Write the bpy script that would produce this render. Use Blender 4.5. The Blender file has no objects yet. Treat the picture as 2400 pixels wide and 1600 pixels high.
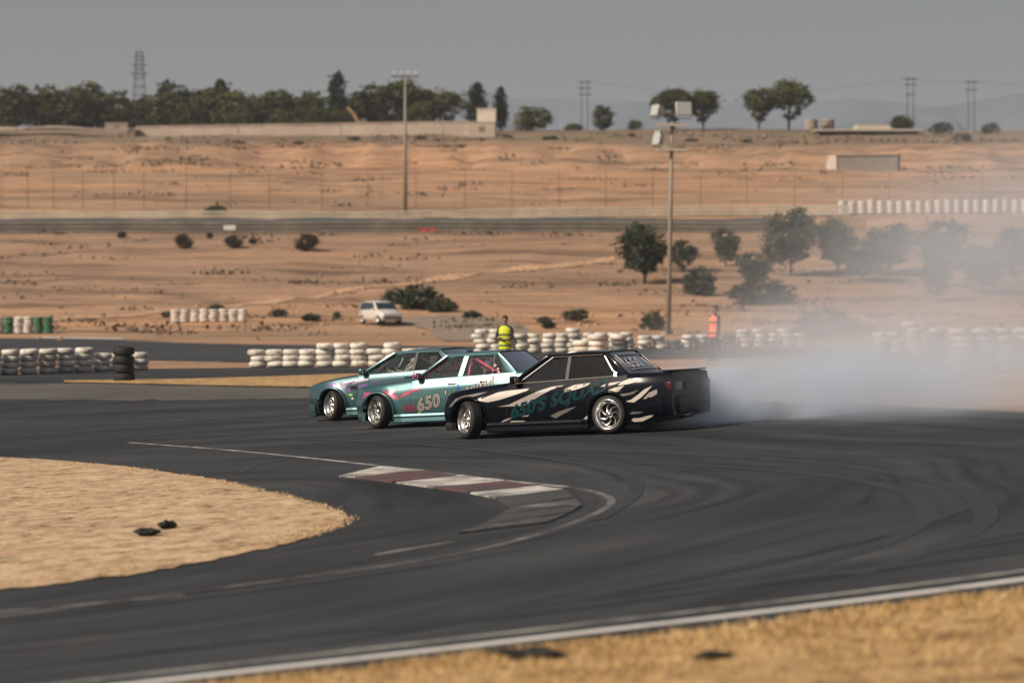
import bpy, bmesh, math, random
from mathutils import Vector, Matrix, noise
random.seed(7)
R = math.radians
sc = bpy.context.scene
C = sc.collection

# ------------------------------------------------------------------ camera
FPX = 6667.0            # focal length in 2400-px-wide picture pixels (100 mm on 36 mm)
CAMZ = 2.3
PITCH = -math.atan(100.0 / FPX)
cam_d = bpy.data.cameras.new('camera'); cam = bpy.data.objects.new('camera', cam_d); C.objects.link(cam)
cam.location = (0, 0, CAMZ); cam.rotation_euler = (math.pi / 2 + PITCH, 0, 0)
cam_d.sensor_width = 36.0; cam_d.lens = 36.0 * FPX / 2400.0
cam_d.clip_start = 0.5; cam_d.clip_end = 20000
cam_d.dof.use_dof = True; cam_d.dof.focus_distance = 48.0; cam_d.dof.aperture_fstop = 1.4
sc.camera = cam

# ------------------------------------------------------------------ world, sun, exposure
SUN_EL, SUN_AZ = R(38), R(-122)    # azimuth from +Y (view direction) towards +X that the light comes FROM
world = bpy.data.worlds.new('World'); sc.world = world; world.use_nodes = True
wn = world.node_tree; wn.nodes.clear()
wo = wn.nodes.new('ShaderNodeOutputWorld'); wb = wn.nodes.new('ShaderNodeBackground')
sky = wn.nodes.new('ShaderNodeTexSky'); sky.sky_type = 'NISHITA'; sky.sun_disc = False
sky.sun_elevation = SUN_EL; sky.sun_rotation = SUN_AZ
sky.air_density = 1.0; sky.dust_density = 6.0; sky.ozone_density = 2.0; sky.altitude = 400
hs = wn.nodes.new('ShaderNodeHueSaturation'); hs.inputs['Saturation'].default_value = 0.75
wn.links.new(sky.outputs[0], hs.inputs['Color']); wn.links.new(hs.outputs[0], wb.inputs['Color'])
wb.inputs['Strength'].default_value = 0.057
wn.links.new(wb.outputs[0], wo.inputs['Surface'])
sun_d = bpy.data.lights.new('sun', 'SUN'); sun_d.energy = 4.8; sun_d.angle = R(0.53); sun_d.color = (1.0, 0.87, 0.71)
sun = bpy.data.objects.new('sun', sun_d); C.objects.link(sun)
sdir = Vector((math.sin(SUN_AZ) * math.cos(SUN_EL), math.cos(SUN_AZ) * math.cos(SUN_EL), math.sin(SUN_EL)))
sun.rotation_euler = (-sdir).to_track_quat('-Z', 'Y').to_euler()
sun.location = (-30, 20, 60)
vs = sc.view_settings
vs.view_transform = 'Standard'; vs.look = 'None'; vs.gamma = 1.0; vs.use_curve_mapping = False; vs.exposure = 0.0
sc.render.engine = 'CYCLES'
cy = sc.cycles
cy.use_denoising = True
cy.max_bounces = 6; cy.diffuse_bounces = 2; cy.glossy_bounces = 3; cy.transmission_bounces = 4
cy.transparent_max_bounces = 12; cy.volume_bounces = 3
cy.caustics_reflective = False; cy.caustics_refractive = False
cy.volume_step_rate = 1.0; cy.volume_max_steps = 256

# ------------------------------------------------------------------ terrain height
def lerp(a, b, t): return a + (b - a) * t
def sstep(a, b, x):
    t = max(0.0, min(1.0, (x - a) / (b - a))); return t * t * (3 - 2 * t)
def interp(tab, x):
    if x <= tab[0][0]: return tab[0][1]
    for (x0, y0), (x1, y1) in zip(tab, tab[1:]):
        if x <= x1:
            return y0 + (y1 - y0) * (x - x0) / (x1 - x0)
    return tab[-1][1]
PROF = [(-200, 0), (150, 0), (172, 0.05), (190, 0.9), (210, 2.2), (232, 4.2), (255, 7.6), (263, 8.4), (269, 8.9), (276, 9.6),
        (284, 11.4), (312, 14.6), (345, 17.9), (362, 18.6), (374, 22.0), (400, 24.4), (425, 26.9), (440, 28.4), (470, 28.9), (600, 28.5), (1200, 27), (6000, 20)]
def smooth_prof(y):
    return (interp(PROF, y - 4) + interp(PROF, y) * 2 + interp(PROF, y + 4)) / 4.0
def fbm(x, y, o=4):
    return noise.fractal(Vector((x, y, 3.3)), 0.9, 2.1, o)
def h0(x, y):
    s = lerp(0.0617, 0.012, sstep(56, 86, y))
    xx = max(-60.0, min(60.0, x + 0.6))
    return s * xx * (1 - sstep(150, 190, y)) + smooth_prof(y)
def h(x, y):
    z = h0(x, y)
    a = sstep(165, 215, y)
    if a > 0:
        a *= (1 - 0.75 * sstep(255, 262, y) * (1 - sstep(286, 296, y)))
        z += a * (0.40 * fbm(x * 0.06, y * 0.11, 5) + 0.6 * fbm(x * 0.012 + 9, y * 0.02) * sstep(200, 260, y))
        g = sstep(350, 364, y) * (1 - sstep(378, 392, y))
        if g: z += g * 0.7 * fbm(x * 0.22, y * 0.05 + 5, 5)
    return z
def ray(px, py):
    u = (px - 1200) / FPX; v = (800 - py) / FPX
    cp, sp = math.cos(PITCH), math.sin(PITCH)
    return Vector((u, cp - v * sp, sp + v * cp))
def at(px, py, d):
    r = ray(px, py); return Vector((0, 0, CAMZ)) + r * (d / r.y)
def G(px, py):
    r = ray(px, py); r = r / r.y
    d = 6.0; prev = d
    while d < 600:
        if CAMZ + r.z * d <= h(r.x * d, d):
            a, b = prev, d
            for _ in range(24):
                m = (a + b) / 2
                if CAMZ + r.z * m <= h(r.x * m, m): b = m
                else: a = m
            return Vector((r.x * b, b, h(r.x * b, b)))
        prev = d; d += 0.4 if d < 120 else 1.5
    return Vector((r.x * 445, 445, h(r.x * 445, 445)))
def on(px, d, py=700):
    x = (px - 1200) / FPX * d
    return Vector((x, d, h(x, d)))
def ppm(d): return FPX / d      # picture px (2400 wide) per metre at distance d

# ------------------------------------------------------------------ mesh helper
class MB:
    def __init__(s): s.v = []; s.f = []; s.m = []; s.sm = []
    def face(s, idx, m=0, smooth=False): s.f.append(tuple(idx)); s.m.append(m); s.sm.append(smooth)
    def quad(s, a, b, c, d, m=0):
        n = len(s.v); s.v += [a, b, c, d]; s.face((n, n + 1, n + 2, n + 3), m)
    def box(s, cx, cy_, cz, sx, sy, sz, m=0, rot=None, bev=0.0):
        n = len(s.v)
        pts = []
        for dz in (-1, 1):
            for dx, dy in ((-1, -1), (1, -1), (1, 1), (-1, 1)):
                p = Vector((dx * sx / 2, dy * sy / 2, dz * sz / 2))
                if rot is not None: p = rot @ p
                pts.append((p.x + cx, p.y + cy_, p.z + cz))
        s.v += pts
        for q in ((3, 2, 1, 0), (4, 5, 6, 7), (0, 1, 5, 4), (1, 2, 6, 5), (2, 3, 7, 6), (3, 0, 4, 7)):
            s.face([n + i for i in q], m)
        return s
    def tube(s, pts, rad, seg=8, m=0, caps=True):
        pts = [Vector(p) for p in pts]
        if not isinstance(rad, (list, tuple)): rad = [rad] * len(pts)
        rings = []
        up = None
        for i, p in enumerate(pts):
            t = (pts[min(i + 1, len(pts) - 1)] - pts[max(i - 1, 0)])
            if t.length < 1e-9: t = Vector((0, 0, 1))
            t.normalize()
            if up is None:
                up = Vector((0, 0, 1)) if abs(t.z) < 0.9 else Vector((1, 0, 0))
            a = t.cross(up).normalized(); b = a.cross(t).normalized(); up = b
            n = len(s.v)
            for k in range(seg):
                an = 2 * math.pi * k / seg
                q = p + (a * math.cos(an) + b * math.sin(an)) * rad[i]
                s.v.append(tuple(q))
            rings.append(n)
        for r0, r1 in zip(rings, rings[1:]):
            for k in range(seg):
                s.face((r0 + k, r0 + (k + 1) % seg, r1 + (k + 1) % seg, r1 + k), m, True)
        if caps:
            s.face([rings[0] + k for k in reversed(range(seg))], m); s.face([rings[-1] + k for k in range(seg)], m)
        return s
    def lathe(s, prof, seg=24, m=0, axis='z', center=(0, 0, 0), closed=False, mats=None):
        n = len(s.v); np_ = len(prof); c = Vector(center)
        for k in range(seg):
            a = 2 * math.pi * k / seg
            for r, z in prof:
                if axis == 'z': p = (r * math.cos(a), r * math.sin(a), z)
                elif axis == 'y': p = (r * math.cos(a), z, r * math.sin(a))
                else: p = (z, r * math.cos(a), r * math.sin(a))
                s.v.append((p[0] + c.x, p[1] + c.y, p[2] + c.z))
        rng = range(np_) if closed else range(np_ - 1)
        for k in range(seg):
            k2 = (k + 1) % seg
            for i in rng:
                j = (i + 1) % np_
                s.face((n + k * np_ + i, n + k2 * np_ + i, n + k2 * np_ + j, n + k * np_ + j), (mats[i] if mats else m), True)
        return s
    def grid(s, rows, m=0, smooth=True):
        n = len(s.v); w = len(rows[0])
        for r in rows: s.v += [tuple(p) for p in r]
        for i in range(len(rows) - 1):
            for j in range(w - 1):
                s.face((n + i * w + j, n + i * w + j + 1, n + (i + 1) * w + j + 1, n + (i + 1) * w + j), m, smooth)
        return s
    def prism(s, poly, fn0, fn1, m=0):
        n = len(s.v); k = len(poly)
        s.v += [tuple(fn0(p)) for p in poly] + [tuple(fn1(p)) for p in poly]
        s.face([n + i for i in range(k)], m); s.face([n + k + i for i in reversed(range(k))], m)
        for i in range(k):
            j = (i + 1) % k
            s.face((n + i, n + k + i, n + k + j, n + j), m)
        return s
    def mesh(s, name, mats):
        me = bpy.data.meshes.new(name)
        me.from_pydata([tuple(v) for v in s.v], [], s.f)
        for mt in (mats if isinstance(mats, (list, tuple)) else [mats]): me.materials.append(mt)
        me.polygons.foreach_set('material_index', s.m)
        me.polygons.foreach_set('use_smooth', s.sm)
        me.update(); me.validate()
        return me
    def build(s, name, mats, parent=None, fixn=False):
        me = s.mesh(name, mats)
        if fixn: fix_normals(me)
        return obj(name, me, parent)
def fix_normals(me):
    bm = bmesh.new(); bm.from_mesh(me); bmesh.ops.recalc_face_normals(bm, faces=bm.faces); bm.to_mesh(me); bm.free()
def obj(name, me, parent=None):
    o = bpy.data.objects.new(name, me); C.objects.link(o)
    if parent is not None: o.parent = parent
    return o
def tag(o, label=None, cat=None, group=None, kind=None):
    if label: o['label'] = label
    if cat: o['category'] = cat
    if group: o['group'] = group
    if kind: o['kind'] = kind
    return o
def empty(name, loc=(0, 0, 0), rz=0.0):
    o = bpy.data.objects.new(name, None); C.objects.link(o); o.location = loc; o.rotation_euler = (0, 0, rz)
    o.empty_display_size = 0.1
    return o
def copy_tree(o, parent=None):
    c = o.copy(); C.objects.link(c); c.parent = parent
    for ch in list(o.children): copy_tree(ch, c)
    return c
def bevel_mesh(me, w, seg=2, ang=30):
    bm = bmesh.new(); bm.from_mesh(me)
    bmesh.ops.remove_doubles(bm, verts=bm.verts, dist=1e-5)
    bmesh.ops.recalc_face_normals(bm, faces=bm.faces)
    es = [e for e in bm.edges if len(e.link_faces) == 2 and e.calc_face_angle(0) > R(ang)]
    bmesh.ops.bevel(bm, geom=es, offset=w, segments=seg, profile=0.5, affect='EDGES', clamp_overlap=True)
    for f in bm.faces: f.smooth = True
    bm.to_mesh(me); bm.free()
    return me

# ------------------------------------------------------------------ materials
def newmat(name):
    m = bpy.data.materials.new(name); m.use_nodes = True
    nt = m.node_tree; b = nt.nodes['Principled BSDF']
    return m, nt, b
def nd(nt, t, **kw):
    n = nt.nodes.new(t)
    for k, v in kw.items(): setattr(n, k, v)
    return n
def noise_node(nt, vec, scale, detail=5, rough=0.55):
    n = nd(nt, 'ShaderNodeTexNoise'); n.inputs['Scale'].default_value = scale
    n.inputs['Detail'].default_value = detail; n.inputs['Roughness'].default_value = rough
    if vec is not None: nt.links.new(vec, n.inputs['Vector'])
    return n
def ramp(nt, fac, stops):
    r = nd(nt, 'ShaderNodeValToRGB'); e = r.color_ramp.elements
    while len(e) < len(stops): e.new(0.5)
    for el, (p, c) in zip(e, stops):
        el.position = p; el.color = c if len(c) == 4 else (*c, 1)
    nt.links.new(fac, r.inputs[0]); return r
def mixc(nt, fac, a, b, mode='MIX'):
    n = nd(nt, 'ShaderNodeMix', data_type='RGBA', blend_type=mode)
    for sock, val in ((n.inputs[0], fac), (n.inputs[6], a), (n.inputs[7], b)):
        if hasattr(val, 'is_linked') or isinstance(val, bpy.types.NodeSocket): nt.links.new(val, sock)
        elif isinstance(val, (int, float)): sock.default_value = val
        else: sock.default_value = (*val, 1) if len(val) == 3 else val
    return n.outputs[2]
def mapping(nt, src, scale=(1, 1, 1), loc=(0, 0, 0), rot=(0, 0, 0)):
    mp = nd(nt, 'ShaderNodeMapping'); mp.inputs['Scale'].default_value = scale; mp.inputs['Location'].default_value = loc
    mp.inputs['Rotation'].default_value = rot
    nt.links.new(src, mp.inputs['Vector']); return mp.outputs[0]
def bump(nt, b, height, strength=0.4, dist=0.05):
    n = nd(nt, 'ShaderNodeBump'); n.inputs['Strength'].default_value = strength; n.inputs['Distance'].default_value = dist
    nt.links.new(height, n.inputs['Height']); nt.links.new(n.outputs[0], b.inputs['Normal'])
def simple(name, col, rough=0.6, metal=0.0, var=0.15, scale=8.0, coat=0.0, bmp=0.0, spec=None, objrand=0.0):
    m, nt, b = newmat(name)
    tc = nd(nt, 'ShaderNodeTexCoord')
    n = noise_node(nt, tc.outputs['Object'], scale)
    lo = tuple(max(0, c * (1 - var)) for c in col); hi = tuple(min(1, c * (1 + var)) for c in col)
    r = ramp(nt, n.outputs['Fac'], [(0.3, lo), (0.7, hi)])
    out = r.outputs[0]
    if objrand:
        oi = nd(nt, 'ShaderNodeObjectInfo')
        mr = nd(nt, 'ShaderNodeMapRange'); mr.inputs[3].default_value = 1 - objrand; mr.inputs[4].default_value = 1 + objrand
        nt.links.new(oi.outputs['Random'], mr.inputs[0])
        vm = nd(nt, 'ShaderNodeVectorMath', operation='SCALE'); nt.links.new(out, vm.inputs[0]); nt.links.new(mr.outputs[0], vm.inputs['Scale'])
        out = vm.outputs[0]
    nt.links.new(out, b.inputs['Base Color'])
    b.inputs['Roughness'].default_value = rough; b.inputs['Metallic'].default_value = metal
    if coat: b.inputs['Coat Weight'].default_value = coat; b.inputs['Coat Roughness'].default_value = 0.06
    if spec is not None: b.inputs['Specular IOR Level'].default_value = spec
    if bmp: bump(nt, b, n.outputs['Fac'], bmp, 0.02)
    return m
def mat_ground():
    m, nt, b = newmat('sandy_ground')
    geo = nd(nt, 'ShaderNodeNewGeometry'); p = geo.outputs['Position']
    big = noise_node(nt, mapping(nt, p, (0.018, 0.05, 0.05)), 1.0, 6, 0.6)
    streak = noise_node(nt, mapping(nt, p, (0.05, 0.42, 0.42)), 1.0, 7, 0.68)
    mid = noise_node(nt, mapping(nt, p, (0.13, 0.34, 0.34)), 1.0, 6, 0.65)
    fine = noise_node(nt, mapping(nt, p, (0.8, 1.8, 1.8)), 1.0, 5, 0.7)
    c1 = ramp(nt, big.outputs['Fac'], [(0.30, (0.37, 0.245, 0.158)), (0.5, (0.490, 0.300, 0.185)), (0.72, (0.570, 0.305, 0.162))])
    # scrubby greyer soil high on the slope and on the middle slope, with ragged borders
    sep = nd(nt, 'ShaderNodeSeparateXYZ'); nt.links.new(p, sep.inputs[0])
    ad = nd(nt, 'ShaderNodeMath', operation='MULTIPLY_ADD'); nt.links.new(mid.outputs['Fac'], ad.inputs[0]); ad.inputs[1].default_value = 70.0; nt.links.new(sep.outputs[1], ad.inputs[2])
    m1 = nd(nt, 'ShaderNodeMapRange', interpolation_type='SMOOTHSTEP'); m1.inputs[1].default_value = 412; m1.inputs[2].default_value = 432; nt.links.new(ad.outputs[0], m1.inputs[0])
    m2 = nd(nt, 'ShaderNodeMapRange', interpolation_type='SMOOTHSTEP'); m2.inputs[1].default_value = 235; m2.inputs[2].default_value = 252; nt.links.new(ad.outputs[0], m2.inputs[0])
    m3 = nd(nt, 'ShaderNodeMapRange', interpolation_type='SMOOTHSTEP'); m3.inputs[1].default_value = 300; m3.inputs[2].default_value = 312; m3.inputs[3].default_value = 1; m3.inputs[4].default_value = 0; nt.links.new(ad.outputs[0], m3.inputs[0])
    mm = nd(nt, 'ShaderNodeMath', operation='MULTIPLY'); nt.links.new(m2.outputs[0], mm.inputs[0]); nt.links.new(m3.outputs[0], mm.inputs[1])
    h1 = nd(nt, 'ShaderNodeMath', operation='MULTIPLY'); nt.links.new(m1.outputs[0], h1.inputs[0]); h1.inputs[1].default_value = 0.85
    h2 = nd(nt, 'ShaderNodeMath', operation='MULTIPLY'); nt.links.new(mm.outputs[0], h2.inputs[0]); h2.inputs[1].default_value = 0.6
    c = mixc(nt, h1.outputs[0], c1.outputs[0], (0.235, 0.185, 0.135))
    c = mixc(nt, h2.outputs[0], c, (0.31, 0.215, 0.155))
    c2 = ramp(nt, streak.outputs['Fac'], [(0.35, (0.36, 0.36, 0.37)), (0.44, (0.70, 0.70, 0.69)), (0.53, (1, 1, 1)), (0.68, (1.2, 1.13, 1.04))])
    c = mixc(nt, 0.9, c, c2.outputs[0], 'MULTIPLY')
    c3 = ramp(nt, fine.outputs['Fac'], [(0.30, (0.66, 0.65, 0.64)), (0.5, (1, 1, 1)), (0.8, (1.12, 1.1, 1.05))])
    c = mixc(nt, 0.7, c, c3.outputs[0], 'MULTIPLY')
    nt.links.new(c, b.inputs['Base Color'])
    b.inputs['Roughness'].default_value = 0.95; b.inputs['Specular IOR Level'].default_value = 0.15
    bump(nt, b, streak.outputs['Fac'], 0.8, 1.4)
    return m
def mat_drygrass(name, ca, cb, cc, sc_=1.0):
    m, nt, b = newmat(name)
    geo = nd(nt, 'ShaderNodeNewGeometry'); p = geo.outputs['Position']
    a = noise_node(nt, mapping(nt, p, (0.9 * sc_, 1.6 * sc_, 1)), 1.0, 6, 0.65)
    f = noise_node(nt, mapping(nt, p, (5 * sc_, 3.4 * sc_, 5)), 1.0, 6, 0.75)
    c1 = ramp(nt, a.outputs['Fac'], [(0.34, cc), (0.46, ca), (0.66, cb)])
    c2 = ramp(nt, f.outputs['Fac'], [(0.33, (0.16, 0.13, 0.10)), (0.43, (0.70, 0.67, 0.62)), (0.55, (1, 1, 1)), (0.7, (1.1, 1.08, 1.0))])
    nt.links.new(mixc(nt, 1.0, c1.outputs[0], c2.outputs[0], 'MULTIPLY'), b.inputs['Base Color'])
    b.inputs['Roughness'].default_value = 0.95; b.inputs['Specular IOR Level'].default_value = 0.1
    bump(nt, b, f.outputs['Fac'], 0.9, 0.06)
    return m
ARC_C = Vector((-6.5, 33.0, 0))
def mat_asphalt(name, curved=True):
    m, nt, b = newmat(name)
    geo = nd(nt, 'ShaderNodeNewGeometry'); p = geo.outputs['Position']
    grain = noise_node(nt, p, 26.0, 4, 0.8)
    patch = noise_node(nt, mapping(nt, p, (0.25, 0.25, 0.25)), 1.0, 6, 0.6)
    c1 = ramp(nt, patch.outputs['Fac'], [(0.3, (0.032, 0.0345, 0.038)), (0.5, (0.044, 0.0465, 0.050)), (0.72, (0.060, 0.062, 0.0645))])
    col = c1.outputs[0]
    if curved:
        sub = nd(nt, 'ShaderNodeVectorMath', operation='SUBTRACT'); nt.links.new(p, sub.inputs[0]); sub.inputs[1].default_value = ARC_C
        wob = noise_node(nt, mapping(nt, p, (0.07, 0.07, 0.07)), 1.0, 2, 0.5)
        scl = nd(nt, 'ShaderNodeVectorMath', operation='MULTIPLY'); nt.links.new(sub.outputs[0], scl.inputs[0]); scl.inputs[1].default_value = (1.0, 0.72, 0.0)
        ln = nd(nt, 'ShaderNodeVectorMath', operation='LENGTH'); nt.links.new(scl.outputs[0], ln.inputs[0])
        sep = nd(nt, 'ShaderNodeSeparateXYZ'); nt.links.new(scl.outputs[0], sep.inputs[0])
        at2 = nd(nt, 'ShaderNodeMath', operation='ARCTAN2'); nt.links.new(sep.outputs[1], at2.inputs[0]); nt.links.new(sep.outputs[0], at2.inputs[1])
        wr = nd(nt, 'ShaderNodeMath', operation='MULTIPLY_ADD'); nt.links.new(wob.outputs['Fac'], wr.inputs[0]); wr.inputs[1].default_value = 5.0; nt.links.new(ln.outputs['Value'], wr.inputs[2])
        comb = nd(nt, 'ShaderNodeCombineXYZ'); nt.links.new(wr.outputs[0], comb.inputs[0]); nt.links.new(at2.outputs[0], comb.inputs[1])
        st = noise_node(nt, mapping(nt, comb.outputs[0], (2.6, 1.1, 1)), 1.0, 5, 0.72)
        st2 = noise_node(nt, mapping(nt, comb.outputs[0], (0.55, 0.8, 1), (4, 7, 0)), 1.0, 3, 0.6)
        r1 = ramp(nt, st.outputs['Fac'], [(0.36, (0.52, 0.52, 0.53)), (0.5, (0.92, 0.92, 0.92)), (0.66, (1.2, 1.19, 1.17))])
        r2 = ramp(nt, st2.outputs['Fac'], [(0.36, (0.55, 0.55, 0.57)), (0.56, (1, 1, 1))])
        col = mixc(nt, 1.0, col, r1.outputs[0], 'MULTIPLY'); col = mixc(nt, 1.0, col, r2.outputs[0], 'MULTIPLY')
    r3 = ramp(nt, grain.outputs['Fac'], [(0.3, (0.7, 0.7, 0.7)), (0.7, (1.25, 1.25, 1.25))])
    col = mixc(nt, 0.7, col, r3.outputs[0], 'MULTIPLY')
    nt.links.new(col, b.inputs['Base Color'])
    b.inputs['Roughness'].default_value = 0.85; b.inputs['Specular IOR Level'].default_value = 0.25
    bump(nt, b, grain.outputs['Fac'], 0.35, 0.01)
    return m
def mat_paint_line(name, col, wear=0.45):
    m, nt, b = newmat(name)
    geo = nd(nt, 'ShaderNodeNewGeometry'); p = geo.outputs['Position']
    n = noise_node(nt, mapping(nt, p, (1.2, 2.0, 2.0)), 1.0, 7, 0.75)
    r = ramp(nt, n.outputs['Fac'], [(wear - 0.08, (0.045, 0.045, 0.046)), (wear + 0.12, col)])
    nt.links.new(r.outputs[0], b.inputs['Base Color']); b.inputs['Roughness'].default_value = 0.75
    return m
def mat_leaf(name, dark, light, rough=0.75):
    m, nt, b = newmat(name)
    tc = nd(nt, 'ShaderNodeTexCoord'); oi = nd(nt, 'ShaderNodeObjectInfo')
    n = noise_node(nt, tc.outputs['Object'], 2.2, 4, 0.6)
    r = ramp(nt, n.outputs['Fac'], [(0.3, dark), (0.7, light)])
    mr = nd(nt, 'ShaderNodeMapRange'); mr.inputs[3].default_value = 0.75; mr.inputs[4].default_value = 1.25
    nt.links.new(oi.outputs['Random'], mr.inputs[0])
    vm = nd(nt, 'ShaderNodeVectorMath', operation='SCALE'); nt.links.new(r.outputs[0], vm.inputs[0]); nt.links.new(mr.outputs[0], vm.inputs['Scale'])
    nt.links.new(vm.outputs[0], b.inputs['Base Color']); b.inputs['Roughness'].default_value = rough
    b.inputs['Specular IOR Level'].default_value = 0.2
    return m
def mat_glass(name, tint=(0.5, 0.55, 0.56), rough=0.03):
    m = bpy.data.materials.new(name); m.use_nodes = True; nt = m.node_tree; nt.nodes.clear()
    o = nd(nt, 'ShaderNodeOutputMaterial'); tr = nd(nt, 'ShaderNodeBsdfTransparent'); gl = nd(nt, 'ShaderNodeBsdfGlossy')
    geo = nd(nt, 'ShaderNodeTexCoord'); nz = noise_node(nt, geo.outputs['Object'], 5.0, 4, 0.6)
    rr = ramp(nt, nz.outputs['Fac'], [(0.3, tuple(c * 0.85 for c in tint)), (0.7, tint)])
    nt.links.new(rr.outputs[0], tr.inputs['Color'])
    gl.inputs['Roughness'].default_value = rough
    fr = nd(nt, 'ShaderNodeFresnel'); fr.inputs['IOR'].default_value = 1.28
    mx = nd(nt, 'ShaderNodeMixShader'); nt.links.new(fr.outputs[0], mx.inputs[0]); nt.links.new(tr.outputs[0], mx.inputs[1]); nt.links.new(gl.outputs[0], mx.inputs[2])
    nt.links.new(mx.outputs[0], o.inputs['Surface'])
    return m
def mat_carpaint(name, col, metal=0.35, flake=0.1):
    m, nt, b = newmat(name)
    tc = nd(nt, 'ShaderNodeTexCoord')
    n = noise_node(nt, tc.outputs['Object'], 3.0, 5, 0.6)
    d = noise_node(nt, tc.outputs['Object'], 40.0, 4, 0.7)
    r = ramp(nt, n.outputs['Fac'], [(0.3, tuple(c * (1 - flake) for c in col)), (0.7, tuple(c * (1 + flake) for c in col))])
    nt.links.new(r.outputs[0], b.inputs['Base Color'])
    rg = nd(nt, 'ShaderNodeMapRange'); rg.inputs[3].default_value = 0.22; rg.inputs[4].default_value = 0.40
    nt.links.new(d.outputs['Fac'], rg.inputs[0]); nt.links.new(rg.outputs[0], b.inputs['Roughness'])
    b.inputs['Metallic'].default_value = metal; b.inputs['Coat Weight'].default_value = 1.0; b.inputs['Coat Roughness'].default_value = 0.26; b.inputs['Coat IOR'].default_value = 1.6
    return m

M = {}
M['ground'] = mat_ground()
M['gold'] = mat_drygrass('dry_golden_grass', (0.47, 0.31, 0.15), (0.60, 0.42, 0.22), (0.26, 0.16, 0.08))
M['isle'] = mat_drygrass('dry_sandy_grass', (0.53, 0.385, 0.245), (0.60, 0.445, 0.285), (0.50, 0.325, 0.215), 0.8)
M['asphalt'] = mat_asphalt('asphalt_track'); M['asphalt_far'] = mat_asphalt('asphalt_plain', False)
M['line'] = mat_paint_line('worn_white_line', (0.42, 0.40, 0.37), 0.47)
M['line_faint'] = mat_paint_line('faded_white_line', (0.20, 0.19, 0.18), 0.5)
M['line_far'] = mat_paint_line('white_line_paint', (0.60, 0.58, 0.55), 0.36)
M['kerb_white'] = mat_paint_line('kerb_white_paint', (0.56, 0.53, 0.49), 0.45)
M['kerb_red'] = mat_paint_line('kerb_red_paint', (0.135, 0.052, 0.05), 0.47)
M['kerb_worn'] = mat_paint_line('kerb_worn_rubbered', (0.050, 0.050, 0.051), 0.5)
M['kerb_pale'] = mat_paint_line('kerb_worn_white', (0.24, 0.23, 0.22), 0.555)
M['dirt_road'] = mat_drygrass('packed_grey_dirt', (0.30, 0.245, 0.20), (0.33, 0.27, 0.22), (0.27, 0.22, 0.18), 0.4)
M['tyre'] = simple('black_rubber', (0.009, 0.0095, 0.011), 0.7, var=0.3, bmp=0.2)
M['tyre_white'] = simple('white_painted_rubber', (0.68, 0.63, 0.56), 0.6, var=0.16, scale=4, objrand=0.14)
def grime(m, lo=0.35):
    nt = m.node_tree; b = nt.nodes['Principled BSDF']; src = b.inputs['Base Color'].links[0].from_socket
    tc = nd(nt, 'ShaderNodeTexCoord'); n = noise_node(nt, mapping(nt, tc.outputs['Object'], (5, 5, 9)), 1.0, 6, 0.7)
    r = ramp(nt, n.outputs['Fac'], [(0.32, (lo * 0.55, lo * 0.5, lo * 0.45)), (0.44, (0.85, 0.83, 0.80)), (0.6, (1, 1, 1))])
    nt.links.new(mixc(nt, 1.0, src, r.outputs[0], 'MULTIPLY'), b.inputs['Base Color'])
grime(M['tyre_white'], 0.5)
M['tyre_green'] = simple('green_painted_rubber', (0.035, 0.14, 0.07), 0.6, var=0.2, scale=4)
M['tyre_grey'] = simple('grey_painted_rubber', (0.10, 0.11, 0.12), 0.6, var=0.2, scale=4)
M['concrete'] = simple('pale_render_wall', (0.50, 0.40, 0.32), 0.9, var=0.14, scale=0.25)
M['concrete2'] = simple('weathered_concrete', (0.36, 0.28, 0.22), 0.9, var=0.2, scale=0.4)
M['stone_pale'] = simple('pale_block', (0.62, 0.54, 0.46), 0.9, var=0.1, scale=0.8)
M['galv'] = simple('galvanised_steel', (0.42, 0.41, 0.39), 0.5, 0.6, var=0.15, scale=2)
M['rail'] = simple('guardrail_steel', (0.58, 0.53, 0.42), 0.6, 0.1, var=0.2, scale=0.5)
M['rail_old'] = simple('old_guardrail_steel', (0.26, 0.235, 0.19), 0.65, 0.1, var=0.3, scale=0.5)
M['pole'] = simple('weathered_pole', (0.25, 0.215, 0.175), 0.7, 0.1, var=0.12, scale=1)
M['lamp_grey'] = simple('lamp_housing_grey', (0.45, 0.45, 0.46), 0.5, 0.3, var=0.1)
M['lamp_glass'] = simple('floodlight_lens', (0.50, 0.53, 0.50), 0.15, 0.2, var=0.08)
M['dark_steel'] = simple('dark_steel', (0.06, 0.06, 0.065), 0.6, 0.4)
M['rust'] = simple('rusty_post', (0.24, 0.15, 0.10), 0.85, 0.0, var=0.25)
M['wood'] = simple('brown_wood', (0.33, 0.15, 0.06), 0.85, var=0.3, scale=3, objrand=0.25)
M['trunk'] = simple('bark', (0.12, 0.085, 0.065), 0.9, var=0.3, scale=4, bmp=0.4)
M['leaf_pine'] = mat_leaf('pine_leaf', (0.030, 0.040, 0.014), (0.125, 0.128, 0.034))
M['leaf_dark'] = mat_leaf('cypress_leaf', (0.022, 0.034, 0.022), (0.05, 0.065, 0.035))
M['leaf_mid'] = mat_leaf('acacia_leaf', (0.024, 0.036, 0.024), (0.068, 0.085, 0.042))
M['leaf_dry'] = mat_leaf('dry_scrub_leaf', (0.05, 0.035, 0.028), (0.10, 0.07, 0.05))
M['leaf_grey'] = mat_leaf('grey_scrub_leaf', (0.06, 0.065, 0.045), (0.13, 0.115, 0.08))
M['scrub_a'] = mat_leaf('pale_scrub', (0.13, 0.10, 0.07), (0.22, 0.17, 0.115))
M['scrub_b'] = mat_leaf('brown_scrub', (0.10, 0.07, 0.05), (0.18, 0.125, 0.085))
M['straw'] = mat_leaf('straw_blade', (0.34, 0.21, 0.09), (0.58, 0.41, 0.20), 0.9)
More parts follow.
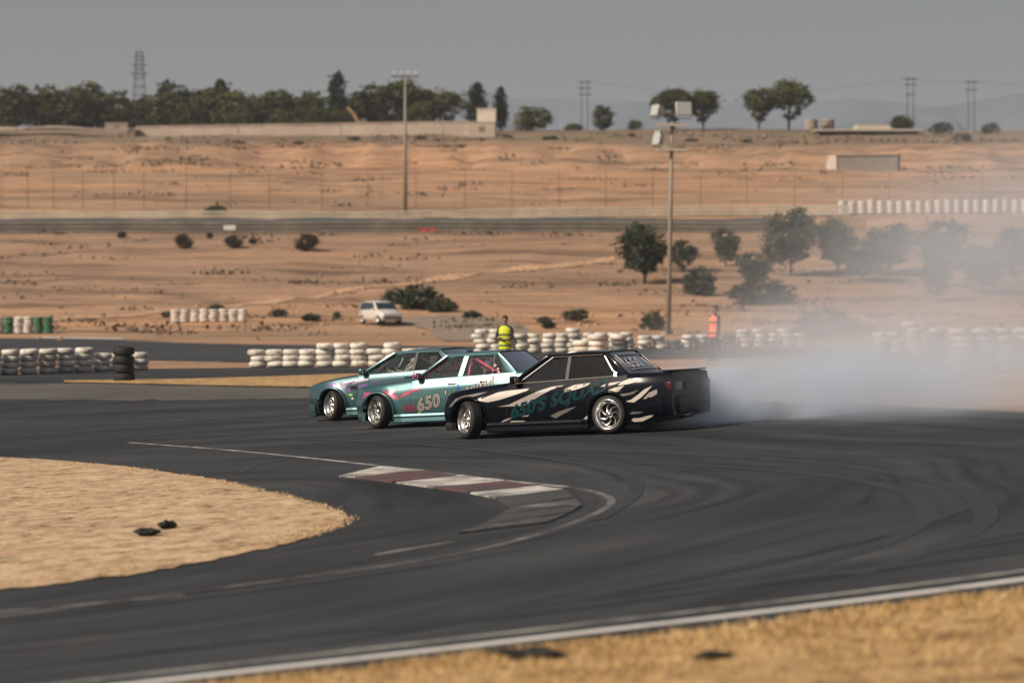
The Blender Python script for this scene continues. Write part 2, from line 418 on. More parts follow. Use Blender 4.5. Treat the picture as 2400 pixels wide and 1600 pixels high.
M['straw_pale'] = mat_leaf('pale_straw_blade', (0.42, 0.29, 0.17), (0.60, 0.45, 0.27), 0.9)
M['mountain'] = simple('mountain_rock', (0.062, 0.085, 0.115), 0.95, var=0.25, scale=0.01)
M['red'] = simple('red_board', (0.42, 0.05, 0.04), 0.6)
M['white_board'] = simple('white_board', (0.66, 0.64, 0.58), 0.6)
M['orange_machine'] = simple('tan_machine_paint', (0.50, 0.30, 0.14), 0.6)
M['roof_tile'] = simple('flat_roof_slab', (0.48, 0.40, 0.33), 0.85, var=0.1, scale=0.3)
M['shed_dark'] = simple('shaded_wall_dark_glass', (0.20, 0.17, 0.15), 0.7, var=0.12, scale=0.5)  # dark panes and cab; on the shed front it puts shade into the colour

# ------------------------------------------------------------------ ground sheet
def build_ground():
    ys = []
    y = -150.0
    while y < 8: ys.append(y); y += 6
    y = 8.0
    while y < 120: ys.append(y); y += 0.8
    while y < 170: ys.append(y); y += 1.6
    while y < 300: ys.append(y); y += 1.0
    while y < 480: ys.append(y); y += 1.6
    while y < 1000: ys.append(y); y += 26
    while y < 6000: ys.append(y); y += 400
    ts = []
    n = 230
    for i in range(n + 1): ts.append(-1 + 2 * i / n)
    ts = [-16, -9, -5, -3, -2, -1.5, -1.2] + ts + [1.2, 1.5, 2, 3, 5, 9, 16]
    mb = MB(); rows = []
    for y in ys:
        wdt = 24 + 0.27 * max(y, 0)
        rows.append([(t * wdt, y, h(t * wdt, y)) for t in ts])
    mb.grid(rows)
    return tag(mb.build('ground', M['ground']), kind='structure')
ground = build_ground()

def resample(pts, n):
    pts = [Vector((p[0], p[1], 0)) for p in pts]
    L = [0]
    for a, b in zip(pts, pts[1:]): L.append(L[-1] + (b - a).length)
    out = []; k = 0
    for i in range(n):
        t = L[-1] * i / (n - 1)
        while k < len(L) - 2 and L[k + 1] < t: k += 1
        f = (t - L[k]) / max(1e-9, L[k + 1] - L[k])
        out.append(pts[k].lerp(pts[k + 1], min(1, f)))
    return out
def ribbon(name, A, B, nx, ny, off, mat, parent=None, jit=0.0, hump=0.0):
    a = resample(A, nx); b = resample(B, nx)
    rows = []
    for j in range(ny):
        t = j / (ny - 1); r = []
        for i in range(nx):
            p = a[i].lerp(b[i], t)
            if jit and j in (0, ny - 1):
                dd = (b[i] - a[i]).normalized()
                p = p + dd * jit * noise.noise(Vector((p.x * 2.1, p.y * 2.1, 5))) + dd * jit * 0.6 * noise.noise(Vector((p.x * 7, p.y * 7, 2)))
            z = h(p.x, p.y) + off
            if hump: z += hump * math.sin(math.pi * t) * (0.6 + 0.4 * noise.noise(Vector((p.x, p.y, 0))))
            r.append((p.x, p.y, z))
        rows.append(r)
    mb = MB(); mb.grid(rows)
    me = mb.mesh(name, mat)
    # keep the sheet's normals up
    if sum(p.normal.z for p in me.polygons) < 0: me.flip_normals()
    return obj(name, me, parent)
def gp(pts): return [G(*p) for p in pts]
def edge_offset(pts, dy): return [(x, y + dy) for x, y in pts]

near = [(-1500, 1813), (-600, 1710), (408, 1590), (900, 1536), (1400, 1478), (1900, 1420), (2400, 1357), (3000, 1272), (3700, 1160)]
far = [(-1500, 868), (-700, 872), (0, 878), (348, 864), (600, 861), (893, 860), (1060, 868), (1300, 905), (1640, 937), (2000, 947), (2400, 966), (2800, 985), (3700, 1030)]
track = tag(ribbon('track', gp(edge_offset(near, 44)), gp(far), 150, 110, 0.008, M['asphalt'], jit=0.03), kind='structure')
verge = tag(ribbon('grass_verge', gp(edge_offset(near, 34)), [Vector((-9, 9, 0)), Vector((0, 8.5, 0)), Vector((12, 9, 0)), Vector((22, 12, 0))], 160, 50, 0.022, M['gold'], jit=0.10, hump=0.05), kind='structure')
def line_rib(name, pts, th, off, mat, n=90, parent=None):
    """a painted stripe: pts run along its upper edge in the picture, th = its width in metres"""
    w = [Vector((p.x, p.y, 0)) for p in gp(pts)]
    for _ in range(4):                      # round the corners
        q = [w[0]]
        for a_, b_ in zip(w, w[1:]): q += [a_.lerp(b_, 0.25), a_.lerp(b_, 0.75)]
        w = q + [w[-1]]
    w = resample(w, n)
    A = []; B = []
    for i, p in enumerate(w):
        t = (w[min(i + 1, n - 1)] - w[max(i - 1, 0)]).normalized(); nn = Vector((-t.y, t.x, 0))
        A.append(p + nn * th / 2); B.append(p - nn * th / 2)
    rows = [[(p.x, p.y, h(p.x, p.y) + off) for p in A], [(p.x, p.y, h(p.x, p.y) + off) for p in B]]
    mb = MB(); mb.grid(rows)
    me = mb.mesh(name, mat)
    if sum(p.normal.z for p in me.polygons) < 0: me.flip_normals()
    return obj(name, me, parent)
mk = [('edge_line', edge_offset(near[1:8], 4), 0.17, M['line_far']),
      ('edge_line', edge_offset(near[1:8], -16), 0.10, M['line']),
      ('inner_line', [(300, 1038), (520, 1054), (760, 1078), (1000, 1106), (1180, 1128), (1330, 1143)], 0.10, M['line']),
      ('inner_line', [(1330, 1143), (1400, 1155), (1440, 1172), (1420, 1195), (1340, 1230), (1200, 1273), (1050, 1306), (860, 1336), (700, 1356), (430, 1392), (0, 1447), (-300, 1490)], 0.09, M['line_faint']),
      ('inner_line', [(430, 1398), (200, 1418), (0, 1436), (-300, 1470)], 0.06, M['line']),
      ('inner_line', [(880, 1302), (1060, 1272)], 0.06, M['line'])]
for nm, pts, th, mt in mk:
    tag(line_rib(nm, pts, th, 0.014, mt), kind='structure')
isl_top = [(-900, 1010), (-300, 1048), (0, 1073), (100, 1078), (300, 1096), (500, 1125), (650, 1160), (760, 1192), (812, 1220)]
isl_bot = [(-900, 1560), (-300, 1440), (0, 1386), (200, 1362), (400, 1335), (600, 1293), (720, 1262), (790, 1238), (812, 1221)]
island = tag(ribbon('sand_island', gp(isl_bot), gp(isl_top), 140, 60, 0.02, M['isle'], jit=0.22, hump=0.05), kind='structure')
gs_t = [(150, 893), (446, 889), (625, 884), (760, 879), (880, 876), (1000, 874), (1200, 880)]
gs_b = [(150, 897), (312, 900), (750, 909), (900, 913), (1050, 917), (1200, 921), (1500, 932)]
tag(ribbon('dry_grass_strip', gp(gs_b), gp(gs_t), 80, 16, 0.03, M['gold'], jit=0.15, hump=0.03), kind='structure')
r2t = [(-900, 786), (0, 793), (268, 796), (491, 805), (960, 811), (1500, 815), (2050, 818), (3200, 824)]
r2b = [(-900, 846), (0, 846), (348, 845), (580, 850), (960, 850), (1500, 842), (2050, 838), (3200, 842)]
tag(ribbon('back_road', gp(r2b), gp(r2t), 120, 16, 0.015, M['asphalt_far'], jit=0.2), kind='structure')
tag(line_rib('edge_line', [(85, 791.5), (180, 793), (290, 795)], 1.3, 0.03, M['line_far'], 20), kind='structure')
tag(line_rib('edge_line', [(432, 852), (515, 849)], 0.4, 0.02, M['line_far'], 12), kind='structure')
dr = ribbon('dirt_road', gp([(880, 752), (960, 762), (1015, 778), (1040, 800)]), gp([(1020, 741), (1130, 745), (1230, 765), (1290, 802)]), 40, 14, 0.05, M['dirt_road'])
tag(dr, kind='structure')

M['dusty'] = mat_asphalt('dusty_asphalt', False)
for nd_ in M['dusty'].node_tree.nodes:
    if nd_.type == 'VALTORGB' and nd_.color_ramp.elements[0].color[0] < 0.2:
        for el, cc in zip(nd_.color_ramp.elements, ((0.075, 0.071, 0.063), (0.098, 0.092, 0.081), (0.122, 0.113, 0.098))): el.color = (*cc, 1)
tag(ribbon('dusty_track_edge', gp([(-300, 930), (100, 936), (400, 938), (740, 934), (1000, 930)]), gp([(-300, 902), (150, 898), (312, 901), (750, 910), (1000, 917)]), 80, 10, 0.0105, M['dusty'], jit=0.6), kind='structure')
M['skid'] = simple('rubber_tire_mark', (0.026, 0.027, 0.029), 0.7, var=0.3, scale=1.5)
M['skid'].node_tree.nodes['Principled BSDF'].inputs['Roughness'].default_value = 0.7
for i, (pts, w_) in enumerate([([(-100, 985), (300, 975), (620, 985), (820, 1003)], 0.22), ([(-100, 1008), (260, 990), (640, 1005)], 0.2), ([(-60, 1022), (240, 1016), (560, 1022), (700, 1030)], 0.18), ([(560, 1110), (600, 1090), (660, 1078), (760, 1072)], 0.12),
        ([(-50, 905), (90, 900), (230, 892)], 0.5), ([(1480, 1085), (1800, 1100), (2050, 1130), (2190, 1180), (2150, 1250), (1900, 1330), (1500, 1410)], 0.2), ([(1500, 1060), (1900, 1080), (2200, 1125), (2330, 1190), (2280, 1260), (2000, 1350)], 0.22),
        ([(760, 1345), (1000, 1308), (1250, 1260), (1380, 1215), (1420, 1180)], 0.35), ([(300, 1420), (700, 1370), (1000, 1325)], 0.3), ([(1380, 1400), (1750, 1330), (2100, 1250), (2300, 1180)], 0.18), ([(900, 1480), (1500, 1410), (2000, 1330), (2420, 1240)], 0.2),
        ([(500, 1505), (1100, 1440), (1700, 1365), (2420, 1260)], 0.16), ([(200, 1545), (900, 1470), (1600, 1390), (2420, 1290)], 0.25), ([(700, 1030), (1000, 1042), (1300, 1075), (1480, 1115), (1500, 1160), (1400, 1220)], 0.16)]):
    tag(line_rib('tire_mark', pts, w_, 0.0112 + 0.0002 * i, M['skid'], 80), kind='structure')
M['pale_track'] = mat_drygrass('pale_dirt_track', (0.54, 0.345, 0.22), (0.60, 0.385, 0.245), (0.47, 0.30, 0.19), 0.4)
def dirt_track(pts, wpx, n=70):
    a = gp(pts); b = gp([(x, y + w) for (x, y), w in zip(pts, wpx)])
    tag(ribbon('dirt_track', b, a, n, 6, 0.05, M['pale_track'], jit=0.7), kind='structure')
dirt_track([(60, 752), (340, 734), (560, 712), (760, 690), (1000, 655), (1200, 626), (1440, 602)], [5, 7, 7, 8, 9, 12, 10])

# kerb at the apex: each painted block a piece of its own
kerb = tag(empty('apex_kerb', G(1100, 1120)), 'worn red and white painted kerb blocks at the hairpin apex', 'kerb')
def z1(pts): return [(700 + x / 2.94, 1000 + y / 2.94) for x, y in pts]
blocks = [([(275, 348), (560, 280), (880, 308), (385, 355)], 'kerb_white'), ([(390, 357), (888, 309), (1090, 344), (640, 388)], 'kerb_red'),
          ([(665, 392), (1130, 345), (1420, 382), (930, 428)], 'kerb_white'), ([(948, 430), (1430, 383), (1640, 414), (1168, 460)], 'kerb_red'),
          ([(1180, 465), (1652, 417), (1835, 442), (1350, 500)], 'kerb_white'), ([(1362, 503), (1842, 447), (1900, 500), (1470, 562)], 'kerb_worn'),
          ([(1478, 565), (1905, 505), (1950, 548), (1400, 607)], 'kerb_pale'), ([(1400, 612), (1950, 553), (1880, 600), (1250, 690)], 'kerb_worn'),
          ([(1240, 694), (1860, 610), (1720, 668), (1100, 742)], 'kerb_pale')]
for pl, mt in blocks:
    w = [G(*p) for p in z1(pl)]
    mb = MB(); n = len(w); c = sum(w, Vector()) / n
    top = [c + (p - c) * 0.985 for p in w]
    mb.v = [(p.x, p.y, h(p.x, p.y) - 0.02) for p in w] + [(p.x, p.y, h(p.x, p.y) + 0.026) for p in top]
    mb.face((4, 5, 6, 7))
    for i in range(4): mb.face((i, (i + 1) % 4, 4 + (i + 1) % 4, 4 + i))
    mb.m = [0] * len(mb.f); mb.sm = [False] * len(mb.f)
    o = mb.build('kerb_block', M[mt], None, fixn=True)
    o.parent = kerb; o.matrix_parent_inverse = Matrix.Translation(-kerb.location)

# grass blades on the verge, the island and the strip: nobody could count them
def blades(name, label, areafn, n, hmin, hmax, wd, mat):
    mb = MB(); k = 0
    while k < n:
        p = areafn()
        if p is None: continue
        k += 1
        x, y = p; z = h(x, y) + 0.012
        hh = random.uniform(hmin, hmax); a = random.uniform(0, math.tau); w = wd * random.uniform(0.6, 1.5)
        lx, ly = random.gauss(0, 0.7) * hh, random.gauss(0, 0.7) * hh
        i = len(mb.v)
        mb.v += [(x - w * math.cos(a), y - w * math.sin(a), z), (x + w * math.cos(a), y + w * math.sin(a), z), (x + lx, y + ly, z + hh)]
        mb.face((i, i + 1, i + 2))
    return tag(mb.build(name, mat), label, 'grass', kind='stuff')
nearw = resample(gp(edge_offset(near, 33)), 200)
def verge_pt():
    q = random.choice(nearw)
    x = q.x + random.uniform(-0.1, 0.1); y = q.y - random.uniform(0.0, 1.0) ** 1.4 * 6.0
    if abs(x) > 0.2 * y + 1.5: return None
    cl = noise.noise(Vector((x * 1.6, y * 1.1, 4)))
    if cl < -0.15 and random.random() < 0.75: return None
    return x, y
blades('verge_grass', 'short dry golden grass on the verge in the foreground', verge_pt, 60000, 0.02, 0.075, 0.007, M['straw'])
it = resample(gp(isl_top), 200); ib = resample(gp(isl_bot), 200)
def isl_pt():
    i = random.randrange(200); t = random.random()
    if random.random() < 0.10: t = random.choice((0.0, 1.0)) + random.gauss(0, 0.02)
    t = min(0.985, max(0.015, t)); p = it[i].lerp(ib[i], t) + Vector((random.gauss(0, 0.05), random.gauss(0, 0.02), 0))
    if abs(p.x) > 0.2 * p.y + 1.5: return None
    if noise.noise(Vector((p.x * 0.9, p.y * 0.8, 8))) < -0.1 and random.random() < 0.8: return None
    return p.x, p.y
blades('island_grass', 'short pale dry grass on the sandy island inside the hairpin', isl_pt, 42000, 0.010, 0.034, 0.007, M['straw_pale'])

def debris(px, py, L, W, H, label, seed, mat=None):
    p = G(px, py); random.seed(seed)
    mb = MB(); rows = []
    for i in range(9):
        t = i / 8; r = []
        for k in range(9):
            a = math.tau * k / 8
            rr = math.sin(math.pi * min(0.98, max(0.02, t))) ** 0.7
            nzz = 0.7 + 0.5 * noise.noise(Vector((t * 4 + seed, math.cos(a) * 1.5, math.sin(a) * 1.5)))
            r.append((L * (t - 0.5), W * rr * nzz * math.cos(a), H * 0.35 + H * rr * nzz * math.sin(a)))
        rows.append(r)
    mb.grid(rows, smooth=False)
    o = mb.build('rubber_debris', mat or M['tyre'], None, True)
    o.location = (p.x, p.y, h(p.x, p.y) + 0.055); o.rotation_euler.z = random.uniform(-0.4, 0.4)
    return tag(o, label, 'debris')
debris(1240, 1556, 0.50, 0.12, 0.05, 'longest black rubber scrap lying in the golden verge grass', 1)
debris(1672, 1560, 0.28, 0.07, 0.035, 'small black rubber scrap on the golden verge by the bottom edge', 2)
debris(345, 1262, 0.30, 0.18, 0.06, 'left black clod of the pair on the sandy island', 3)
debris(392, 1246, 0.22, 0.16, 0.07, 'right black clod of the pair on the sandy island', 4)
random.seed(11)

# ------------------------------------------------------------------ cars
M['teal'] = mat_carpaint('teal_metallic_paint', (0.036, 0.128, 0.138), 0.62)
M['teal2'] = mat_carpaint('deep_teal_paint', (0.030, 0.102, 0.114), 0.62)
M['blackpaint'] = mat_carpaint('black_car_paint', (0.0022, 0.004, 0.0075), 0.0)
_b = M['blackpaint'].node_tree.nodes['Principled BSDF']; _b.inputs['Specular IOR Level'].default_value = 0.05; _b.inputs['Coat Weight'].default_value = 0.13; _b.inputs['Coat Roughness'].default_value = 0.03; [M['blackpaint'].node_tree.links.remove(l_) for l_ in list(_b.inputs['Roughness'].links)]; _b.inputs['Roughness'].default_value = 0.16
M['whitepaint'] = mat_carpaint('white_car_paint', (0.62, 0.58, 0.52), 0.0, 0.04)
M['blacktrim'] = simple('black_plastic_trim', (0.012, 0.012, 0.013), 0.55)
M['well'] = simple('wheel_well_black', (0.008, 0.008, 0.008), 0.9)
M['chrome'] = simple('chrome_trim', (0.75, 0.74, 0.72), 0.22, 1.0, var=0.05)
M['rim_silver'] = simple('polished_rim', (0.72, 0.70, 0.67), 0.24, 1.0, var=0.06)
M['rim_dark'] = simple('grey_rim_mesh', (0.30, 0.29, 0.28), 0.3, 1.0, var=0.1)
M['glass_dark'] = mat_glass('tinted_car_glass', (0.42, 0.46, 0.50))
M['glass_clear'] = mat_glass('car_glass', (0.93, 0.95, 0.95))
M['pinkcage'] = simple('pink_cage_tube', (0.68, 0.07, 0.13), 0.4, 0.0, var=0.05)
M['interior'] = simple('dark_interior', (0.018, 0.019, 0.021), 0.8)
M['seat_cloth'] = simple('seat_fabric', (0.03, 0.03, 0.035), 0.9)
M['pink'] = mat_carpaint('pink_livery', (0.42, 0.055, 0.125), 0.1)
M['maroon'] = mat_carpaint('maroon_livery', (0.11, 0.018, 0.05), 0.1)
M['magenta'] = mat_carpaint('magenta_livery', (0.34, 0.02, 0.13), 0.1)
M['purple'] = mat_carpaint('purple_livery', (0.15, 0.075, 0.30), 0.2)
M['lilac_sheen'] = mat_carpaint('lilac_livery_and_sheen', (0.42, 0.38, 0.50), 0.2)  # lilac livery swoosh plus the wing's pale highlight, painted as one colour
M['cream'] = simple('cream_decal', (0.50, 0.445, 0.39), 0.5, var=0.06)
M['cream2'] = simple('greyed_cream_decal', (0.30, 0.26, 0.24), 0.42, var=0.1)
M['grey_decal'] = simple('dull_grey_decal', (0.12, 0.105, 0.10), 0.45, var=0.1)
M['teal_decal'] = simple('teal_decal', (0.002, 0.030, 0.033), 0.5, var=0.2, spec=0.1)
M['black_decal'] = simple('black_decal', (0.006, 0.006, 0.006), 0.4)
M['green_decal'] = simple('lime_decal', (0.25, 0.62, 0.06), 0.4)
M['blue_decal'] = simple('blue_decal', (0.03, 0.10, 0.60), 0.4)
M['white_decal'] = simple('white_decal', (0.72, 0.69, 0.64), 0.4)
M['tail_red'] = simple('tail_lamp_red', (0.045, 0.002, 0.005), 0.2, var=0.1)
M['head_glass'] = simple('headlamp_glass', (0.55, 0.56, 0.56), 0.08, 0.4)
M['amber'] = simple('amber_lamp', (0.6, 0.22, 0.02), 0.2)

def eval_mesh(o, name):
    dg = bpy.context.evaluated_depsgraph_get(); dg.update()
    return bpy.data.meshes.new_from_object(o.evaluated_get(dg), preserve_all_data_layers=False, depsgraph=dg)

class Car:
    def __init__(s, **k):
        d = dict(wb=2.57, xf=1.83, xr=-2.235, w=0.815, zr=1.335, xa0=0.52, xa1=-0.12, xc1=-1.15, xc0=-1.60, ybelt=0.715, yroof=0.545,
                 dlo_front=0.34, dlo_rear=-1.38, dlo_rtop=-1.14, flare=0.0, sh=[(-2.3, 0.905), (-1.6, 0.91), (-1.0, 0.89), (0.5, 0.85), (1.2, 0.79), (1.60, 0.745), (1.9, 0.69)],
                 rw=0.300, arch=0.335, zb=0.11, four=True, crease=0.17, rear_split=-0.40)
        d.update(k); s.__dict__.update(d)
        s.ax = s.wb / 2
    def hw(s, x):
        w = s.w
        if x > 1.30: w -= 0.15 * ((x - 1.30) / (s.xf - 1.30)) ** 2.2
        if x < -1.6: w -= 0.075 * ((-1.6 - x) / (-1.6 - s.xr)) ** 2
        return w
    def zs(s, x):
        return (interp(s.sh, x - 0.12) + interp(s.sh, x) * 2 + interp(s.sh, x + 0.12)) / 4
    def zbot(s, x):
        return s.zb + 0.10 * sstep(1.45, s.xf, x) + 0.12 * sstep(-1.6, s.xr, x) if x > 0 else s.zb + 0.12 * sstep(1.6, -s.xr, -x)
    def y(s, x, z):
        zs, zb = s.zs(x), s.zbot(x); w = s.hw(x)
        f = (z - zb) / (zs - zb)
        y = w - 0.035 * max(0, (0.35 - f) / 0.35) ** 2
        zc = zs - s.crease
        zr_ = 0.50
        if z > zr_: y -= 0.018 * (z - zr_) / (zc - zr_)
        if z > zc: y -= 0.039 * ((z - zc) / 0.12) ** 1.06
        for ax in (s.ax, -s.ax):
            r = math.hypot(x - ax, z - s.rw)
            if s.flare: y += s.flare * math.exp(-((max(0, r - s.arch)) / 0.07) ** 2) * (1 if z > 0.15 else 0.5)
            else: y += 0.014 * math.exp(-((max(0, r - s.arch)) / 0.05) ** 2)
        return y
    def body(s, paint):
        xs = []; x = s.xr
        n = 120
        for i in range(n + 1): xs.append(lerp(s.xr, s.xf, i / n))
        xs = sorted(set([x for x in xs if abs(x - s.xa0) > 0.012 and abs(x - s.xc0) > 0.012] + [s.xa0 - 0.006, s.xa0 + 0.006, s.xc0 - 0.006, s.xc0 + 0.006]))
        rings = []
        for x in xs:
            zs, zb = s.zs(x), s.zbot(x); zc = zs - s.crease
            side = []
            for k in range(13): z = lerp(zb, zc, k / 12); side.append((s.y(x, z), z))
            for k in (0.33, 0.66, 1.0): z = lerp(zc, zs, k); side.append((s.y(x, z), z))
            ye = side[-1][0]
            half = [(0, zb), (side[0][0] * 0.6, zb)] + side
            endf = sstep(s.xf - 0.10, s.xf, x) + sstep(-s.xr - 0.08, -s.xr, -x)
            if s.xc0 < x < s.xa0:
                half += [(ye - 0.03, zs + 0.004), (ye - 0.05, zs - 0.02), (ye - 0.06, 0.42), (ye * 0.5, 0.36), (0, 0.36)]
            else:
                cr = 0.035 * (1 - endf * 0.8)
                half += [(ye - 0.02, zs + 0.012), (ye * 0.85, zs + 0.012 + cr * 0.35), (ye * 0.6, zs + 0.012 + cr * 0.75), (ye * 0.3, zs + 0.012 + cr * 0.95), (0, zs + 0.012 + cr)]
            ring = [(x, y, z) for y, z in half] + [(x, -y, z) for y, z in reversed(half[1:-1])]
            rings.append(ring)
        mb = MB(); nr = len(rings[0])
        for r in rings: mb.v += r
        for i in range(len(rings) - 1):
            for j in range(nr):
                a, b = i * nr + j, i * nr + (j + 1) % nr
                mb.face((a, b, b + nr, a + nr), 0, True)
        mb.face([j for j in range(nr)], 0); mb.face([(len(rings) - 1) * nr + j for j in reversed(range(nr))], 0)
        me = mb.mesh('body', [paint, M['well']]); fix_normals(me)
        o = obj('body', me)
        cut = MB()
        for sx in (1, -1):
            for sy in (1, -1):
                prof = []
                nS = 40; c0 = len(cut.v)
                y0, y1 = sy * 0.40, sy * 1.3
                r = s.arch
                for yy in (y0, y1):
                    for k in range(nS):
                        a = math.tau * k / nS
                        cut.v.append((sx * s.ax + r * math.cos(a) * 1.03, yy, s.rw + 0.012 + r * math.sin(a)))
                cut.face([c0 + k for k in range(nS)], 0); cut.face([c0 + nS + k for k in reversed(range(nS))], 0)
                for k in range(nS):
                    cut.face((c0 + k, c0 + (k + 1) % nS, c0 + nS + (k + 1) % nS, c0 + nS + k), 0, True)
        cme = cut.mesh('cut', [M['well']]); fix_normals(cme)
        co = obj('cutter', cme)
        md = o.modifiers.new('b', 'BOOLEAN'); md.object = co; md.operation = 'DIFFERENCE'; md.solver = 'EXACT'
        try: md.material_mode = 'TRANSFER'
        except Exception: pass
        new = eval_mesh(o, 'body')
        o.modifiers.clear(); o.data = new
        bpy.data.objects.remove(co)
        # smooth shading with hard creases where panels turn sharply
        bm = bmesh.new(); bm.from_mesh(new)
        for e in bm.edges:
            if len(e.link_faces) == 2 and e.calc_face_angle(0) > R(38): e.smooth = False
        bm.to_mesh(new); bm.free()
        return o
    # side patch that follows the flank; side = +1 left, -1 right
    def patch(s, poly, off, side=1, res=0.05):
        bm = bmesh.new()
        vs_ = [bm.verts.new((p[0], 0, p[1])) for p in poly]
        f = bm.faces.new(vs_)
        bmesh.ops.triangulate(bm, faces=[f])
        for _ in range(5):
            es = [e for e in bm.edges if e.calc_length() > res]
            if not es: break
            bmesh.ops.subdivide_edges(bm, edges=es, cuts=1)
            bmesh.ops.triangulate(bm, faces=bm.faces)
        for v in bm.verts:
            v.co.y = side * (s.y(v.co.x, v.co.z) + off)
        bmesh.ops.recalc_face_normals(bm, faces=bm.faces)
        for f in bm.faces:
            f.smooth = True
            if f.normal.y * side < 0: f.normal_flip()
        me = bpy.data.meshes.new('patch'); bm.to_mesh(me); bm.free()
        return me
    def decal(s, name, poly, mat, parent, off=0.004, side=1):
        me = s.patch(poly, off, side); me.materials.append(mat)
        return obj(name, me, parent)
    def gy(s, z):
        zb = 0.88
        return lerp(s.ybelt, s.yroof, (z - zb) / (s.zr - 0.035 - zb))

def wheel_mesh(style, w=0.215, ro=0.305, ri=0.235):
    """wheel around local Y axis, outer face at +Y"""
    t = MB()
    hw = w / 2
    prof = [(ri, -hw + 0.012), (ri + 0.012, -hw), (ro - 0.05, -hw - 0.004), (ro - 0.018, -hw + 0.008), (ro, -hw + 0.035), (ro + 0.002, 0), (ro, hw - 0.035), (ro - 0.018, hw - 0.008), (ro - 0.05, hw + 0.004), (ri + 0.012, hw), (ri, hw - 0.012)]
    t.lathe(prof, 40, axis='y')
    for k in range(3):
        y = -0.05 + 0.05 * k
        t.lathe([(ro + 0.0035, y - 0.012), (ro + 0.0045, y), (ro + 0.0035, y + 0.012)], 40, axis='y')
    tyre = t.mesh('tyre', M['tyre']); fix_normals(tyre)
    r = MB()
    r.lathe([(ri + 0.006, hw - 0.004), (ri + 0.008, hw + 0.006), (ri - 0.006, hw + 0.004), (ri - 0.016, hw - 0.015), (ri - 0.022, hw - 0.05), (ri - 0.05, hw - 0.062), (ri - 0.06, hw - 0.10), (ri - 0.06, -hw + 0.02), (ri, -hw + 0.01)], 40, 0, 'y')
    r.lathe([(0.0, hw - 0.115), (0.16, hw - 0.12), (ri - 0.06, hw - 0.118)], 24, 1, 'y')       # dark disc behind the spokes
    r.lathe([(0.0, hw - 0.045), (0.026, hw - 0.045), (0.03, hw - 0.055), (0.05, hw - 0.06), (0.058, hw - 0.09)], 20, 0, 'y')
    if style == 'turbine':
        n = 7
        for k in range(n):
            a0 = math.tau * k / n
            rows = []
            for i in range(7):
                tt = i / 6; rr = lerp(0.045, ri - 0.045, tt); a = a0 + 0.75 * tt ** 1.3
                wd = lerp(0.030, 0.046, tt)
                yy = hw - 0.062 - 0.012 * math.sin(tt * math.pi)
                da = wd / 2 / rr
                rows.append([(rr * math.cos(a - da), yy - 0.03, rr * math.sin(a - da)), (rr * math.cos(a - da * 0.8), yy, rr * math.sin(a - da * 0.8)),
                             (rr * math.cos(a + da * 0.3), yy - 0.004, rr * math.sin(a + da * 0.3)), (rr * math.cos(a + da), yy - 0.03, rr * math.sin(a + da))])
            r.grid(rows, 0, False)
    else:
        n = 12 if style == 'mesh' else 10
        for k in range(n):
            for sg in (1, -1):
                a0 = math.tau * k / n; a1 = a0 + sg * math.tau / n * (1.0 if style == 'mesh' else 0.5)
                p0 = (0.05 * math.cos(a0), hw - 0.065, 0.05 * math.sin(a0)); p1 = ((ri - 0.045) * math.cos(a1), hw - 0.075, (ri - 0.045) * math.sin(a1))
                r.tube([p0, p1], 0.0075, 5, 2)
    rim = r.mesh('rim', [M['rim_silver'], M['well'], M['rim_dark'] if style == 'mesh' else M['rim_silver']]); fix_normals(rim)
    return tyre, rim

def text_mesh(txt, size, shear=0.0, offset=0.0, spacing=1.0):
    cu = bpy.data.curves.new('lettering', 'FONT'); cu.body = txt; cu.size = size; cu.shear = shear; cu.offset = offset; cu.space_character = spacing
    cu.align_x = 'LEFT'; cu.resolution_u = 3
    o = obj('tmp', cu)
    me = eval_mesh(o, 'lettering'); bpy.data.objects.remove(o)
    return me
def flank_text(car, parent, txt, x_left, z0, size, mat, off, slope=0.0, stretch=1.0, shear=0.0, offset=0.0, spacing=1.0, name='lettering'):
    """writes along the left flank, reading from the nose (left in the picture) to the tail"""
    me = text_mesh(txt, size, shear, offset, spacing)
    for v in me.vertices:
        tx, ty = v.co.x * stretch, v.co.y
        x = x_left - tx; z = z0 + ty + slope * tx
        v.co = (x, car.y(x, max(0.16, min(car.zs(x), z))) + off, z)
    me.materials.clear(); me.materials.append(mat); me.update()
    return obj(name, me, parent)

def prism_bar(mb, p0, p1, wv, tv, m=0):
    p0, p1, wv, tv = map(Vector, (p0, p1, wv, tv))
    n = len(mb.v)
    for p in (p0, p1):
        for a, b in ((-1, -1), (1, -1), (1, 1), (-1, 1)): mb.v.append(tuple(p + wv * a * 0.5 + tv * b * 0.5))
    for q in ((3, 2, 1, 0), (4, 5, 6, 7), (0, 1, 5, 4), (1, 2, 6, 5), (2, 3, 7, 6), (3, 0, 4, 7)): mb.face([n + i for i in q], m)

